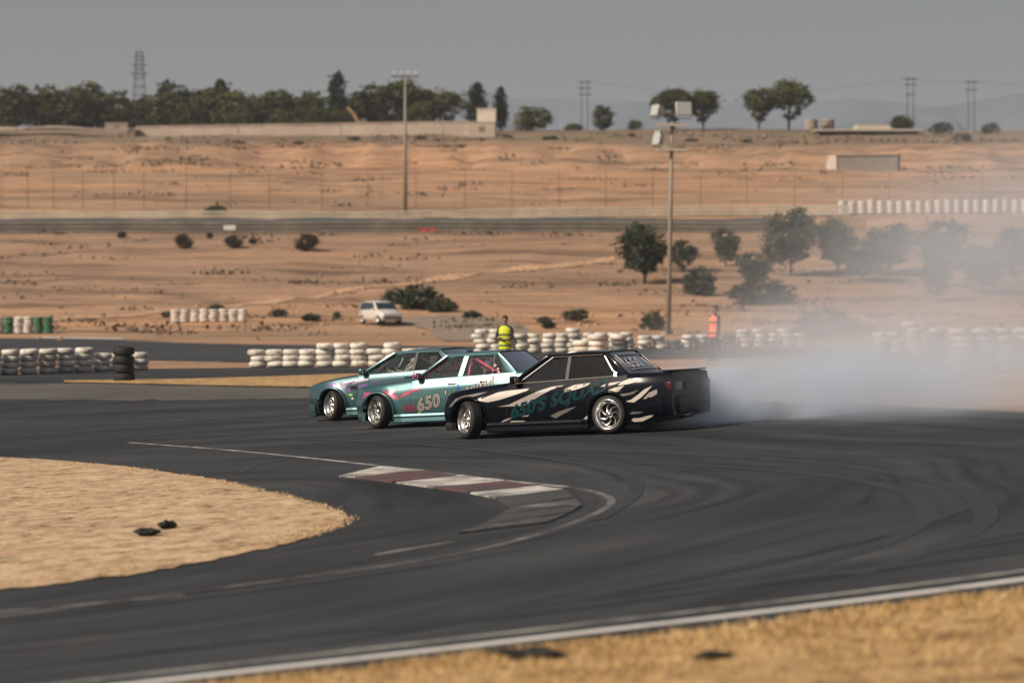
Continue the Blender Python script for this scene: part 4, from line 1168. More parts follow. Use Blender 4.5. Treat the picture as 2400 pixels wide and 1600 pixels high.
mb = MB(); mb.lathe([(0, 0.004), (0.03, 0.004)], 14, axis='y', center=(-0.44, kt.y(-0.44, 0.68) + 0.006, 0.68)); mb.build('round_sticker', M['blue_decal'], tc_)

# ---- far teal car
kf = Car(four=False, flare=0.04, xf=1.90, w=0.835, zr=1.365, xa0=0.66, xa1=-0.10, xc1=-1.10, xc0=-1.72, dlo_front=0.46, rear_split=-0.60, dlo_rear=-1.40, dlo_rtop=-1.08, ybelt=0.73, yroof=0.53,
         sh=[(-2.3, 0.93), (-1.6, 0.945), (-1.0, 0.93), (0.5, 0.885), (1.2, 0.82), (1.6, 0.76), (1.95, 0.68)], crease=0.10)
fc = tag(empty('drift_car'), 'teal two-door drift car with purple flashes, farthest of the three', 'car', 'drifting cars')
make_car(kf, fc, M['teal2'], M['glass_clear'], 'ten', steer=R(-30), cage=M['blacktrim'])
kf.bumper(kf.xf, 1, 0.34, 0.56, 'front_bumper', 0.30); kf.bumper(kf.xf + 0.02, 1, 0.08, 0.345, 'front_air_dam', 0.22, M['teal2'], 0.06)
kf.bumper(kf.xr, -1, 0.28, 0.58, 'rear_bumper', 0.40)
set_on_track(fc, -2.11, 57.75, YAW, R(1.2))
def fz(pts, k=7.468, ox=720, oy=800):
    out = []
    for a, b in pts:
        px = ox + a / k; py = oy + b / k
        x = 1.285 - (px - 785) / 103.0; yg = 987 - 0.036 * (px - 785)
        out.append((x, (yg - py) / 116.0))
    return out
for pts, mt in [([(620, 800), (700, 725), (900, 690), (1060, 665), (1175, 645), (1150, 700), (900, 762), (770, 800), (735, 850), (650, 822)], 'lilac_sheen'),  # lilac swoosh enlarged to paint in the pale highlight on the wing
                ([(330, 850), (420, 790), (520, 740), (640, 735), (520, 790), (420, 840)], 'purple'), ([(500, 800), (600, 760), (570, 790)], 'pink'),
                ([(740, 790), (860, 710), (1000, 690), (880, 750), (800, 800)], 'purple'), ([(900, 860), (960, 790), (1150, 750), (1150, 790), (1030, 830)], 'purple'),
                ([(740, 850), (820, 830), (860, 910), (800, 900)], 'purple'), ([(1190, 760), (1250, 710), (1420, 695), (1300, 735)], 'purple'),
                ([(800, 935), (870, 930), (870, 970), (820, 970)], 'green_decal'), ([(850, 1000), (885, 1000), (885, 1030), (855, 1030)], 'white_decal')]:
    try: kf.decal('livery_flash', arch_safe(fz(pts), kf), M[mt], fc, 0.0075)
    except Exception as e: print('flash', e)
mb = MB(); mb.box(kf.ax - 0.55, kf.y(kf.ax - 0.55, 0.63) + 0.004, 0.64, 0.16, 0.012, 0.07); mb.build('fender_vent', M['well'], fc)

# ------------------------------------------------------------------ tyre stacks
ORD = ['first', 'second', 'third', 'fourth', 'fifth', 'sixth', 'seventh', 'eighth', 'ninth', 'tenth', 'eleventh', 'twelfth', 'thirteenth', 'fourteenth', 'fifteenth', 'sixteenth', 'seventeenth', 'eighteenth', 'nineteenth', 'twentieth', 'twenty-first', 'twenty-second', 'twenty-third', 'twenty-fourth']
def tyre_mesh(mat, ro=0.31, hgt=0.205):
    mb = MB(); q = hgt / 2
    prof = [(0.19, -q + 0.02), (0.22, -q), (ro - 0.06, -q + 0.004), (ro - 0.012, -q + 0.03), (ro, -q + 0.065), (ro + 0.002, 0), (ro, q - 0.065), (ro - 0.012, q - 0.03), (ro - 0.06, q - 0.004), (0.22, q), (0.19, q - 0.02)]
    mb.lathe(prof, 22); me = mb.mesh('tire', mat); fix_normals(me); return me
TY = {k: tyre_mesh(M['tyre_' + k]) for k in ('white', 'green', 'grey')}
TY['black'] = tyre_mesh(M['tyre'], 0.315, 0.255)
def stack(x, y, n, kind, label, group=None, pitch=0.205, jit=0.025, top=None, rs=1.0):
    r = empty('tire_stack', (x, y, h(x, y)), random.uniform(0, 6))
    for k in range(n):
        t = obj('tire', TY[top if (top and k == n - 1) else kind], r)
        t.location = (random.gauss(0, jit), random.gauss(0, jit), 0.015 + pitch * (k + 0.5))
        t.rotation_euler = (random.gauss(0, 0.02), random.gauss(0, 0.02), random.uniform(0, 6))
        s = rs * random.uniform(0.96, 1.03); t.scale = (s, s, 1)
    return tag(r, label, 'tire stack', group)
p = on(290, 83.5); stack(p.x, p.y, 4, 'black', 'tall black tire stack standing alone beside the white row at left', pitch=0.255, jit=0.012, rs=1.0)
def row(pxs, ds, n, kind, desc, group, **kw):
    for i, (px, d) in enumerate(zip(pxs, ds)):
        p = on(px, d); nn = n[i] if isinstance(n, (list, tuple)) else n; kd = kind[i] if isinstance(kind, (list, tuple)) else kind
        stack(p.x, p.y, nn, kd, desc.format(o=ORD[i], kind=kd), group, **kw)
pl = [-62 + 43 * i for i in range(10)]
row(pl, [92 + 0.55 * i for i in range(10)], [4, 4, 4, 4, 4, 4, 4, 3, 3, 3], 'white', '{o} white tire stack from the left in the row behind the black stack', 'white tire row at left')
pl = [604 + 39.5 * i for i in range(11)]
row(pl, [99 - 0.1 * i for i in range(11)], [3, 3, 3, 3, 4, 4, 4, 3, 4, 3, 3], 'white', '{o} white tire stack from the left in the row behind the teal car bonnets', 'white tire row behind the cars', jit=0.035)
pl = [411 + 22.5 * i for i in range(8)]
row(pl, [187] * 8, 4, 'white', '{o} white tire stack from the left in the far short row left of the hatchback', 'far short white tire row')
pl = [-4, 20, 44, 66, 90, 113]
row(pl, [176] * 6, 5, ['white', 'green', 'white', 'white', 'green', 'green'], '{o} stack from the left, {kind}, in the green and white tire wall', 'green and white tire wall')
pl = [1128 + 31 * i for i in range(12)]
row(pl, [119] * 12, [5, 5, 4, 4, 4, 4, 4, 5, 4, 4, 4, 4], 'white', '{o} white tire stack from the left in the row behind the yellow-vest marshal', 'white tire row behind the marshal', jit=0.05, rs=0.97)
pl = [1512 + 33 * i for i in range(12)]
row(pl, [124 + 0.2 * i for i in range(12)], [3, 3, 2, 3, 3, 2, 3, 4, 4, 3, 4, 3], ['white', 'white', 'grey', 'white', 'white', 'grey', 'grey', 'white', 'white', 'white', 'white', 'white'], '{o} {kind} tire stack from the left in the low row behind the orange-vest marshal', 'low tire row in the smoke', jit=0.05)
for px, d, n, kd, lb, tp in [(1362, 98, 4, 'white', 'left stack of the bright white pair above the black car roof', None), (1400, 97, 5, 'white', 'right and taller stack of the bright white pair above the black car roof', None),
                             (1452, 98, 5, 'grey', 'grey tire stack capped with one white tire above the black car roof', 'white'),
                             (2062, 109, 4, 'white', 'left stack of the low white pair in the smoke at right', None), (2098, 109, 4, 'white', 'right stack of the low white pair in the smoke at right', None),
                             (2140, 107, 6, 'white', 'tall slim white tire stack beside the grey stack in the smoke', None), (2194, 104, 5, 'grey', 'grey tire stack with white top in the smoke at right', 'white')]:
    p = on(px, d); stack(p.x, p.y, n, kd, lb, None, top=tp, jit=0.04)
pl = [2252 + 49 * i for i in range(5)]
row(pl, [80.5, 80.8, 81, 81.3, 81.5], [6, 6, 6, 6, 5], 'white', '{o} stack from the left in the big white tire wall at the right edge', 'white tire wall at right edge', jit=0.03)
# far white wall of stacks along the upper road: too small to show single tires
fm = MB(); 
prof = [(0.30, 0)]
for k in range(5): prof += [(0.40, 0.03 + 0.26 * k), (0.43, 0.13 + 0.26 * k), (0.40, 0.23 + 0.26 * k), (0.36, 0.26 + 0.26 * k)]
prof += [(0.2, 1.31), (0.0, 1.3)]
fm.lathe(prof, 14); fm_me = fm.mesh('tire_stack', M['tyre_white']); fix_normals(fm_me)
for i in range(21):
    px = 1974 + 22.5 * i; p = on(px, 281 + 0.04 * i)
    o = obj('tire_stack', fm_me); o.location = p; o.scale = (1, 1, random.uniform(0.95, 1.05)); o.rotation_euler.z = random.uniform(0, 6)
    tag(o, ORD[i] + ' pale stack from the left in the far white wall on the hillside road', 'tire stack', 'far white wall on the hillside')
# stacks of brown wooden pallets below it
for i in range(6):
    p = on(1902 + 23 * i, 270); r = empty('pallet_stack', p, R(4))
    for k in range(5 if i > 1 else 3):
        mb = MB()
        for s_ in range(5): mb.box(0, -0.36 + 0.18 * s_, 0.10, 0.86, 0.11, 0.03)
        for s_ in (-0.38, 0, 0.38): mb.box(s_, 0, 0.045, 0.09, 0.82, 0.08)
        o = mb.build('pallet', M['wood'], r); o.location.z = k * 0.2 + 0.02
    tag(r, ORD[i] + ' stack of brown wooden pallets from the left below the white wall', 'pallet stack', 'pallet stacks')

# ------------------------------------------------------------------ guardrails, fence
def guardrail(px0, px1, dfun, top, nr, mat, label, postmat, belt=False):
    pts = []
    n = 60
    for i in range(n + 1):
        px = lerp(px0, px1, i / n); d = dfun(px); pts.append(on(px, d))
    r = empty('guardrail', pts[0])
    for k in range(nr):
        zc = top - 0.17 - 0.36 * k; rows = []
        for p in pts:
            q = p - pts[0]
            rows.append([(q.x, q.y - 0.06 - o_, q.z + zc + dz) for dz, o_ in ((0.12, 0.0), (0.09, 0.07), (0.04, 0.07), (0.0, 0.0), (-0.04, 0.07), (-0.09, 0.07), (-0.12, 0.0))])
        mb = MB(); mb.grid(rows, smooth=False); mb.build('rail', mat, r)
    pm = MB(); pm.box(0, 0, top / 2 - 0.1, 0.12, 0.10, top + 0.2); pme = pm.mesh('post', postmat)
    if belt:
        rows = [[(p.x - pts[0].x, p.y - pts[0].y + 0.09, p.z - pts[0].z + z_) for z_ in (-0.3, top + 0.25 + 0.12 * fbm(p.x * 0.2, 1))] for p in pts]
        mb = MB(); mb.grid(rows); mb.grid([[(q[0], q[1] + 0.05, q[2]) for q in reversed(r_)] for r_ in rows]); mb.build('rubber_belt', M['tyre_grey'], r)
    x = px0
    while x < px1:
        q = on(x, dfun(x)) - pts[0]; o = obj('post', pme, r); o.location = q; x += 52
    return tag(r, label, 'guardrail')
guardrail(-260, 1990, lambda px: 276 + 4.0 * sstep(700, 1900, px), 1.08, 3, M['rail'], 'upper pale three-rail guardrail along the far road', M['galv'])
guardrail(-260, 1800, lambda px: 263.5, 1.05, 3, M['rail_old'], 'lower dull guardrail backed by a dark rubber belt', M['dark_steel'], True)
# dark tyres and road between the two guardrails
tag(ribbon('upper_road', [on(px, 265.0) for px in range(-300, 1961, 60)], [on(px, 270.5) for px in range(-300, 1961, 60)], 80, 8, 0.10, M['asphalt_far']), kind='structure')
def fence():
    r = empty('wire_fence', on(0, 284))
    base = Vector(r.location)
    pm = MB(); pm.tube([(0, 0, -0.3), (0, 0, 3.5), (0, -0.28, 3.9)], 0.035, 6); pme = pm.mesh('fence_post', M['rust'])
    xs = [5, 66, 126, 195, 268, 338, 437, 540, 632, 755, 862, 975, 1090, 1200, 1310, 1420, 1530, 1642, 1750, 1862, 1974, 2084, 2190, 2301, 2412, 2520]
    pos = []
    for px in [-150, -70] + xs:
        q = on(px, 284) - base; o = obj('fence_post', pme, r); o.location = q; pos.append(q)
    for z in (0.3, 0.9, 1.5, 2.1, 2.7, 3.3):
        mb = MB(); mb.tube([p_ + Vector((0, 0, z)) for p_ in pos], 0.008, 4); mb.build('fence_wire', M['galv'], r)
    return tag(r, 'tall rusty post and wire fence along the hillside above the guardrails', 'fence')
fence()
for px, py, w, hh, mt, lb in ((1003, 540, 1.7, 0.5, 'red', 'small red board on the lower guardrail'), (538, 533, 1.1, 0.42, 'white_board', 'small white board on the lower guardrail')):
    q = at(px, py, 262.9); r = empty('board', (q.x, q.y, h(q.x, q.y)))
    mb = MB(); mb.box(0, 0, q.z - r.location.z, w, 0.04, hh); mb.build('panel', M[mt], r)
    mb = MB(); mb.box(0, 0.05, (q.z - r.location.z) / 2, 0.08, 0.05, q.z - r.location.z); mb.build('post', M['galv'], r)
    tag(r, lb, 'sign')

# ------------------------------------------------------------------ masts and pylons
def floodlight(parent, loc, rz, tilt, s=1.0):
    f = empty('floodlight', loc, rz); f.parent = parent; f.rotation_euler = (tilt, 0, rz); f.scale = (s, s, s)
    mb = MB(); n = 0
    for y, w in ((0.34, 0.20), (0.22, 0.36), (0.0, 0.46), (-0.18, 0.48)): mb.v += [(-w, y, -w * 0.85), (w, y, -w * 0.85), (w, y, w * 0.85), (-w, y, w * 0.85)]
    for i in range(3):
        for k in range(4): mb.face((i * 4 + k, i * 4 + (k + 1) % 4, i * 4 + 4 + (k + 1) % 4, i * 4 + 4 + k))
    mb.face((0, 1, 2, 3)); mb.face((12, 13, 14, 15)); me = mb.mesh('housing', M['lamp_grey']); bevel_mesh(me, 0.04); obj('housing', me, f)
    mb = MB(); mb.box(0, -0.195, 0, 0.86, 0.02, 0.72); mb.build('lens', M['lamp_glass'], f)
    mb = MB(); mb.tube([(-0.48, 0, 0), (-0.48, 0.0, -0.55), (0.48, 0.0, -0.55), (0.48, 0, 0)], 0.03, 5); mb.build('bracket', M['dark_steel'], f)
    return f
def mast_near():
    d = 172; b = on(1566, d)
    top = at(1576, 284, d).z - b.z
    r = empty('light_mast', b)
    lean = 9 / ppm(d)
    mb = MB(); mb.tube([(0, 0, -0.5), (lean * 0.5, 0, top / 2), (lean, 0, top)], [0.16, 0.13, 0.10], 12); mb.build('pole', M['pole'], r)
    for z in (top * 0.98, top * 0.865):
        x = lean * z / top
        mb = MB(); mb.box(x, 0, z, 1.9, 0.9, 0.07); mb.build('platform', M['stone_pale'], r)
        mb = MB()
        for a in ((-0.92, -0.42), (0.92, -0.42), (0.92, 0.42), (-0.92, 0.42)): mb.tube([(x + a[0], a[1], z), (x + a[0], a[1], z + 0.10)], 0.02, 4)
        mb.tube([(x - 0.92, -0.42, z + 0.10), (x + 0.92, -0.42, z + 0.10), (x + 0.92, 0.42, z + 0.10), (x - 0.92, 0.42, z + 0.10), (x - 0.92, -0.42, z + 0.10)], 0.02, 4); mb.build('edge_frame', M['galv'], r)
    x = lean
    floodlight(r, (x - 0.95, -0.1, top + 0.62), R(-62), R(-12), 0.85); floodlight(r, (x - 0.75, 0.5, top + 0.62), R(-70), R(-10), 0.8)
    floodlight(r, (x + 0.65, -0.2, top + 0.70), R(14), R(-8), 1.05)
    floodlight(r, (x - 0.85, -0.1, top * 0.865 + 0.60), R(-62), R(-12), 0.85); floodlight(r, (x - 0.8, 0.5, top * 0.865 + 0.85), R(-72), R(-10), 0.8)
    return tag(r, 'tall light mast with two platforms of floodlights among the trees at right', 'light mast')
mast_near()
def mast_far():
    d = 281; b = on(950, d); top = at(950, 180, d).z - b.z
    r = empty('light_mast', b)
    mb = MB(); mb.tube([(0, 0, -0.5), (0, 0, top)], [0.22, 0.10], 10); mb.build('pole', M['pole'], r)
    mb = MB(); mb.box(0, 0, top, 2.7, 0.25, 0.10); mb.build('crossarm', M['dark_steel'], r)
    for k in range(4): floodlight(r, (-1.05 + 0.7 * k, -0.1, top + 0.36), 0, R(-10), 0.42)
    return tag(r, 'thin grey light mast with a row of floodlights on a crossarm', 'light mast')
mast_far()
def lattice(px, d, pytop, wb, wt, label, arms=(), name='lattice_tower', groundpy=None):
    b = on(px, d); hgt = at(px, pytop, d).z - b.z
    r = empty(name, b)
    legs = []
    for sx, sy in ((-1, -1), (1, -1), (1, 1), (-1, 1)):
        mb = MB(); mb.tube([(sx * wb / 2, sy * wb / 2, -0.5), (sx * wt / 2, sy * wt / 2, hgt)], 0.045, 4); mb.build('leg', M['dark_steel'], r)
    n = 9; mb = MB()
    for k in range(n + 1):
        t = k / n; w = lerp(wb, wt, t) / 2; z = hgt * t
        q = [(-w, -w, z), (w, -w, z), (w, w, z), (-w, w, z)]
        mb.tube(q + [q[0]], 0.04, 4)
        if k < n:
            w2 = lerp(wb, wt, (k + 1) / n) / 2; z2 = hgt * (k + 1) / n
            mb.tube([(-w, -w, z), (w2, -w2, z2)], 0.025, 4); mb.tube([(w, -w, z), (-w2, -w2, z2)], 0.025, 4)
    mb.build('bracing', M['dark_steel'], r)
    for z, L in arms:
        mb = MB(); mb.box(0, 0, hgt * z, L, 0.16, 0.16); mb.build('crossarm', M['dark_steel'], r)
    return tag(r, label, 'tower'), b, hgt
lattice(328, 436, 122, 2.4, 0.9, 'lattice tower rising out of the trees at left', ((0.72, 2.6), (0.83, 2.2), (0.94, 1.6)))
def upole(px, d, pytop, label, arms):
    b = on(px, d); hgt = at(px, pytop, d).z - b.z
    r = empty('utility_pole', b)
    for sx in (-0.5, 0.5):
        mb = MB(); mb.tube([(sx, 0, -0.5), (sx * 0.9, 0, hgt)], 0.07, 6); mb.build('pole', M['dark_steel'], r)
    for z, L in arms:
        mb = MB(); mb.box(0, 0, hgt * z, L, 0.14, 0.14); mb.build('crossarm', M['dark_steel'], r)
    tag(r, label, 'utility pole', 'utility poles'); return b + Vector((0, 0, hgt))
t1 = upole(1370, 455, 190, 'leftmost twin-post utility pole near the middle of the skyline', ((0.98, 2.2), (0.86, 2.4), (0.74, 2.2)))
t2 = upole(2133, 452, 183, 'twin-post utility pole right of the water tanks on the skyline', ((0.98, 2.4), (0.88, 2.0), (0.7, 1.6)))
t3 = upole(2275, 470, 190, 'rightmost twin-post utility pole on the skyline', ((0.98, 2.2), (0.85, 2.0)))
def wire(a, b, sag, label):
    mb = MB(); mb.tube([a.lerp(b, k / 20) - Vector((0, 0, sag * 4 * (k / 20) * (1 - k / 20))) for k in range(21)], 0.018, 4)
    return tag(mb.build('power_line', M['dark_steel']), label, 'wire')
wire(t1, t2, 2.2, 'power line sagging between the left and middle utility poles'); wire(t2, t3, 0.5, 'power line between the two right utility poles')
wire(t3, at(2700, 195, 500), 0.8, 'power line running out at the right edge')

# ------------------------------------------------------------------ buildings on the skyline
def brick_wall():
    r = empty('long_wall', on(740, 421))
    b = Vector(r.location); y = 0
    xs = [on(px, 421).x - b.x for px in (318, 1100)]
    zt = at(700, 292, 421).z - b.z; zb = -2.0
    n = 13
    for k in range(n):
        x0, x1 = lerp(xs[0], xs[1], k / n), lerp(xs[0], xs[1], (k + 1) / n)
        z1 = zt + lerp(-0.55, 0.25, k / n) + random.uniform(-0.05, 0.05)
        mb = MB(); mb.box((x0 + x1) / 2, random.uniform(-0.04, 0.04), (zb + z1) / 2, x1 - x0 - 0.02, 0.5, z1 - zb); mb.build('wall_panel', M['concrete'], r)
    mb = MB(); prism_bar(mb, (xs[0], 0.9, zt - 0.35), (xs[1], 0.9, zt + 0.45), (0, 1.2, 0), (0, 0, 0.25)); mb.build('coping', M['concrete2'], r)
    return tag(r, 'long low pale wall below the trees on the skyline', 'wall')
brick_wall()
def house(px0, px1, d, pyt, pyb, depth, label, m1, name='block_house', parapet=0.0, win=0, rz=0.0, roof=None):
    c0 = on((px0 + px1) / 2, d); r = empty(name, c0, rz)
    w = (px1 - px0) / ppm(d); zt = at(0, pyt, d).z - c0.z; zb = min(-1.0, at(0, pyb, d).z - c0.z - 0.5)
    mb = MB(); mb.box(0, depth / 2, (zt + zb) / 2, w, depth, zt - zb); mb.build('wall', m1, r)
    mb = MB(); mb.box(0, depth / 2, zt + 0.06, w + 0.16, depth + 0.16, 0.12); mb.build('roof', roof or m1, r)
    for k in range(win):
        x = -w / 2 + w * (k + 0.5) / win
        mb = MB(); mb.box(x, -0.01, zt * 0.55, min(0.9, w * 0.3), 0.06, 0.8); mb.build('window', M['shed_dark'], r)
    return tag(r, label, 'building')
house(1098, 1160, 420, 287, 326, 5, 'tan block building at the right end of the long wall', M['concrete'], win=1)
house(1118, 1162, 424, 256, 288, 3, 'pale cube on top of the tan block building', M['stone_pale'])
house(247, 300, 432, 289, 306, 3, 'small hut in front of the dark trees at left', M['concrete2'], win=1)
house(-30, 60, 434, 300, 312, 3, 'tan rubble hut at the left edge under the trees', M['concrete2'])
mb_ = None
tag(ribbon('earth_bank', [on(px, 418) for px in range(-120, 331, 30)], [on(px, 424) for px in range(-120, 331, 30)], 30, 6, 1.1, M['concrete2']), kind='structure')
for i, px in enumerate((1901, 1940)):
    d = 447; b = on(px, d); r = empty('water_tank', b); zt = at(0, 281, d).z - b.z
    mb = MB(); mb.lathe([(0, zt), (0.75, zt - 0.02), (0.98, zt - 0.08), (1.0, zt - 0.2), (1.0, -0.6)], 20); mb.build('tank_shell', M['concrete2'], r)
    mb = MB(); mb.lathe([(1.02, zt - 0.14), (1.05, zt - 0.10), (1.05, zt - 0.02), (0.9, zt + 0.02)], 20); mb.build('rim', M['concrete'], r)
    tag(r, ('left' if i == 0 else 'right') + ' of the two round tan water tanks on the skyline', 'tank', 'water tanks')
house(2008, 2086, 446, 293, 306, 5, 'low white flat-roofed house on the right skyline', M['stone_pale'], win=0)
def canopy():
    c0 = on(2035, 424); r = empty('long_shelter', c0); w = 250 / ppm(424); zt = max(0.5, at(0, 305, 424).z - c0.z)
    mb = MB(); mb.box(0, 1.5, zt, w, 3.4, 0.28); mb.build('roof', M['roof_tile'], r)
    for k in range(6):
        x = -w / 2 + 0.5 + (w - 1.0) * k / 5
        mb = MB(); mb.box(x, 0.4, zt / 2 - 0.5, 0.2, 0.2, zt + 0.9); mb.build('post', M['concrete2'], r)
    mb = MB(); mb.box(0, 3.0, zt / 2 - 0.45, w - 0.3, 0.15, zt + 0.8); mb.build('back_wall', M['concrete2'], r)
    return tag(r, 'long flat shelter roof on the right hilltop', 'shelter')
canopy()
def shed():
    d = 352; c0 = on(2025, d); r = empty('shed', c0, R(-14)); zt = at(0, 364, d).z - c0.z; zt = max(zt, 1.2)
    w = 8.2
    prof = [(-w / 2, 0, -0.8), (w / 2, 0, -0.8), (w / 2, 0, zt), (-w / 2 + 0.6, 0, zt)]
    mb = MB(); mb.box(0.3, 1.5, zt / 2 - 0.4, w - 0.6, 2.8, zt + 0.8); mb.build('wall', M['shed_dark'], r)  # shaded front: its shade is put into the dark wall colour
    mb = MB(); mb.prism([(-w / 2 - 0.9, -0.6), (-w / 2 + 0.65, -0.6), (-w / 2 + 0.65, zt + 0.05), (-w / 2 - 0.3, zt + 0.05)], lambda p: (p[0], -0.05, p[1]), lambda p: (p[0], 3.0, p[1])); mb.build('end_wall', M['stone_pale'], r, True)  # sunlit end: the sunlight is put into its pale colour
    mb = MB(); mb.box(0.3, 1.5, zt + 0.06, w - 0.3, 3.2, 0.12); mb.build('roof', M['concrete2'], r)
    return tag(r, 'low shed, front darkened as shade and left end paled as sunlight, on the right hillside', 'shed')
shed()
def digger():
    d = 429; b = on(838, d); r = empty('excavator', b, R(10))
    z0 = at(0, 292, d).z - b.z
    mb = MB(); mb.box(0.7, 0, z0 * 0.5, 2.0, 1.8, max(0.6, z0)); mb.build('body', M['orange_machine'], r)
    mb = MB(); mb.box(0.9, 0, z0 + 0.35, 0.9, 1.0, 0.9); mb.build('cab', M['shed_dark'], r)
    mb = MB(); prism_bar(mb, (0.3, 0, z0), (-0.6, 0, z0 + 1.6), (0.4, 0, 0.1), (0, 0.35, 0)); mb.build('boom', M['orange_machine'], r)
    mb = MB(); prism_bar(mb, (-0.6, 0, z0 + 1.6), (-1.6, 0, z0 + 2.6), (0.3, 0, 0.2), (0, 0.3, 0)); mb.build('arm', M['orange_machine'], r)
    for sy in (-0.7, 0.7):
        mb = MB(); mb.box(0.5, sy, 0.15, 2.4, 0.4, 0.5); me = mb.mesh('track', M['dark_steel']); bevel_mesh(me, 0.12); obj('track', me, r)
    return tag(r, 'tan excavator with raised arm behind the long wall', 'excavator')
digger()

# ------------------------------------------------------------------ trees and bushes
def crown_mesh(name, seed, lobes, nclump, nleaf, ls, mat, flat=0.6):
    random.seed(seed); mb = MB()
    tot = sum(l[3] * l[4] * l[5] for l in lobes)
    for l in lobes:
        k = max(3, int(nclump * (l[3] * l[4] * l[5]) / tot))
        for _ in range(k):
            while True:
                u = Vector((random.uniform(-1, 1), random.uniform(-1, 1), random.uniform(-1, 1)))
                if 0.25 < u.length < 1: break
            u = u.normalized() * (u.length ** 0.45)
            c = Vector((l[0] + u.x * l[3], l[1] + u.y * l[4], l[2] + u.z * l[5]))
            cr = 0.16 * (l[3] + l[4] + l[5]) / 3 * random.uniform(0.7, 1.5)
            for _ in range(nleaf):
                p = c + Vector((random.gauss(0, cr), random.gauss(0, cr), random.gauss(0, cr * flat)))
                a = Vector((random.gauss(0, 1), random.gauss(0, 1), random.gauss(0, 0.6))).normalized()
                b = a.cross(Vector((random.gauss(0, 1), random.gauss(0, 1), random.gauss(0, 1)))).normalized()
                s = ls * random.uniform(0.6, 1.4)
                n = len(mb.v)
                mb.v += [tuple(p - a * s), tuple(p + b * s * 0.55), tuple(p + a * s), tuple(p - b * s * 0.55)]
                mb.face((n, n + 1, n + 2, n + 3))
    random.seed(seed + 1)
    return mb.mesh(name, mat)
def trunk_mesh(seed, hgt, limbs, r0=0.045, tip=0.8):
    random.seed(seed); mb = MB()
    top = Vector((random.uniform(-0.05, 0.05), 0, hgt))
    pts = [Vector((0, 0, -0.12)), Vector((random.uniform(-0.02, 0.02), 0, hgt * 0.4)), top]
    mb.tube(pts, [r0, r0 * 0.8, r0 * 0.55], 7)
    for l in limbs:
        e = Vector(l[:3]); mb.tube([pts[1].lerp(top, random.uniform(0.2, 0.9)), (top + e) / 2 + Vector((0, 0, -0.02)), e], [r0 * 0.5, r0 * 0.38, r0 * 0.15], 5)
    return mb.mesh('trunk', M['trunk'])
# all kinds about 1 m tall, scaled to size
KINDS = {}
def kind(nm, lobes, ncl, nl, ls, mat, th, flat=0.6, r0=0.03):
    KINDS[nm] = (crown_mesh('crown', hash(nm) % 1000 if False else sum(map(ord, nm)), lobes, ncl, nl, ls, mat, flat), trunk_mesh(sum(map(ord, nm)), th, [(l[0], l[1], l[2]) for l in lobes], r0))
kind('pine_a', [(0, 0, 0.50, 0.44, 0.40, 0.34), (-0.22, 0.05, 0.70, 0.26, 0.26, 0.20), (0.2, -0.05, 0.78, 0.24, 0.26, 0.20), (0, 0, 0.22, 0.40, 0.36, 0.18)], 150, 24, 0.036, M['leaf_pine'], 0.5)
kind('pine_b', [(0, 0, 0.50, 0.40, 0.40, 0.38), (0.1, 0, 0.78, 0.28, 0.28, 0.2), (-0.28, 0, 0.5, 0.24, 0.26, 0.26), (0.2, 0, 0.25, 0.34, 0.3, 0.2)], 150, 24, 0.036, M['leaf_pine'], 0.45)
kind('pine_c', [(0, 0, 0.42, 0.50, 0.44, 0.36), (0.25, 0, 0.62, 0.28, 0.28, 0.25), (-0.2, 0, 0.72, 0.28, 0.28, 0.22), (-0.2, 0, 0.2, 0.38, 0.34, 0.2)], 150, 24, 0.038, M['leaf_pine'], 0.4)
kind('umbrella', [(0, 0, 0.74, 0.40, 0.36, 0.24), (-0.24, 0, 0.62, 0.26, 0.26, 0.22), (0.26, 0, 0.64, 0.25, 0.25, 0.22), (0.05, 0, 0.42, 0.20, 0.2, 0.2)], 140, 24, 0.034, M['leaf_pine'], 0.6)
kind('cypress', [(0, 0, 0.35, 0.10, 0.10, 0.32), (0, 0, 0.62, 0.09, 0.09, 0.30), (0, 0, 0.82, 0.055, 0.055, 0.18)], 110, 22, 0.026, M['leaf_dark'], 0.8, 1.2, 0.02)
kind('acacia_a', [(0, 0, 0.62, 0.40, 0.38, 0.34), (-0.2, 0.1, 0.48, 0.28, 0.28, 0.30), (0.22, 0, 0.70, 0.26, 0.26, 0.24), (0.05, 0, 0.34, 0.24, 0.24, 0.16)], 150, 26, 0.032, M['leaf_mid'], 0.40)
kind('acacia_b', [(0, 0, 0.68, 0.34, 0.34, 0.28), (0.22, 0, 0.52, 0.25, 0.25, 0.24), (-0.25, 0, 0.55, 0.24, 0.26, 0.22), (0.1, 0, 0.3, 0.28, 0.26, 0.16)], 130, 24, 0.032, M['leaf_mid'], 0.45)
kind('bush', [(0, 0, 0.42, 0.50, 0.45, 0.40), (0.35, 0, 0.32, 0.35, 0.3, 0.3), (-0.35, 0, 0.30, 0.32, 0.3, 0.3)], 110, 24, 0.050, M['leaf_mid'], 0.3)
kind('dry_bush', [(0, 0, 0.42, 0.48, 0.45, 0.40), (0.2, 0, 0.5, 0.3, 0.3, 0.3)], 100, 24, 0.048, M['leaf_dry'], 0.3)
kind('grey_bush', [(0, 0, 0.40, 0.55, 0.45, 0.36), (0.4, 0, 0.30, 0.35, 0.3, 0.26), (-0.4, 0, 0.32, 0.3, 0.3, 0.26)], 90, 22, 0.050, M['leaf_grey'], 0.25)
random.seed(5)
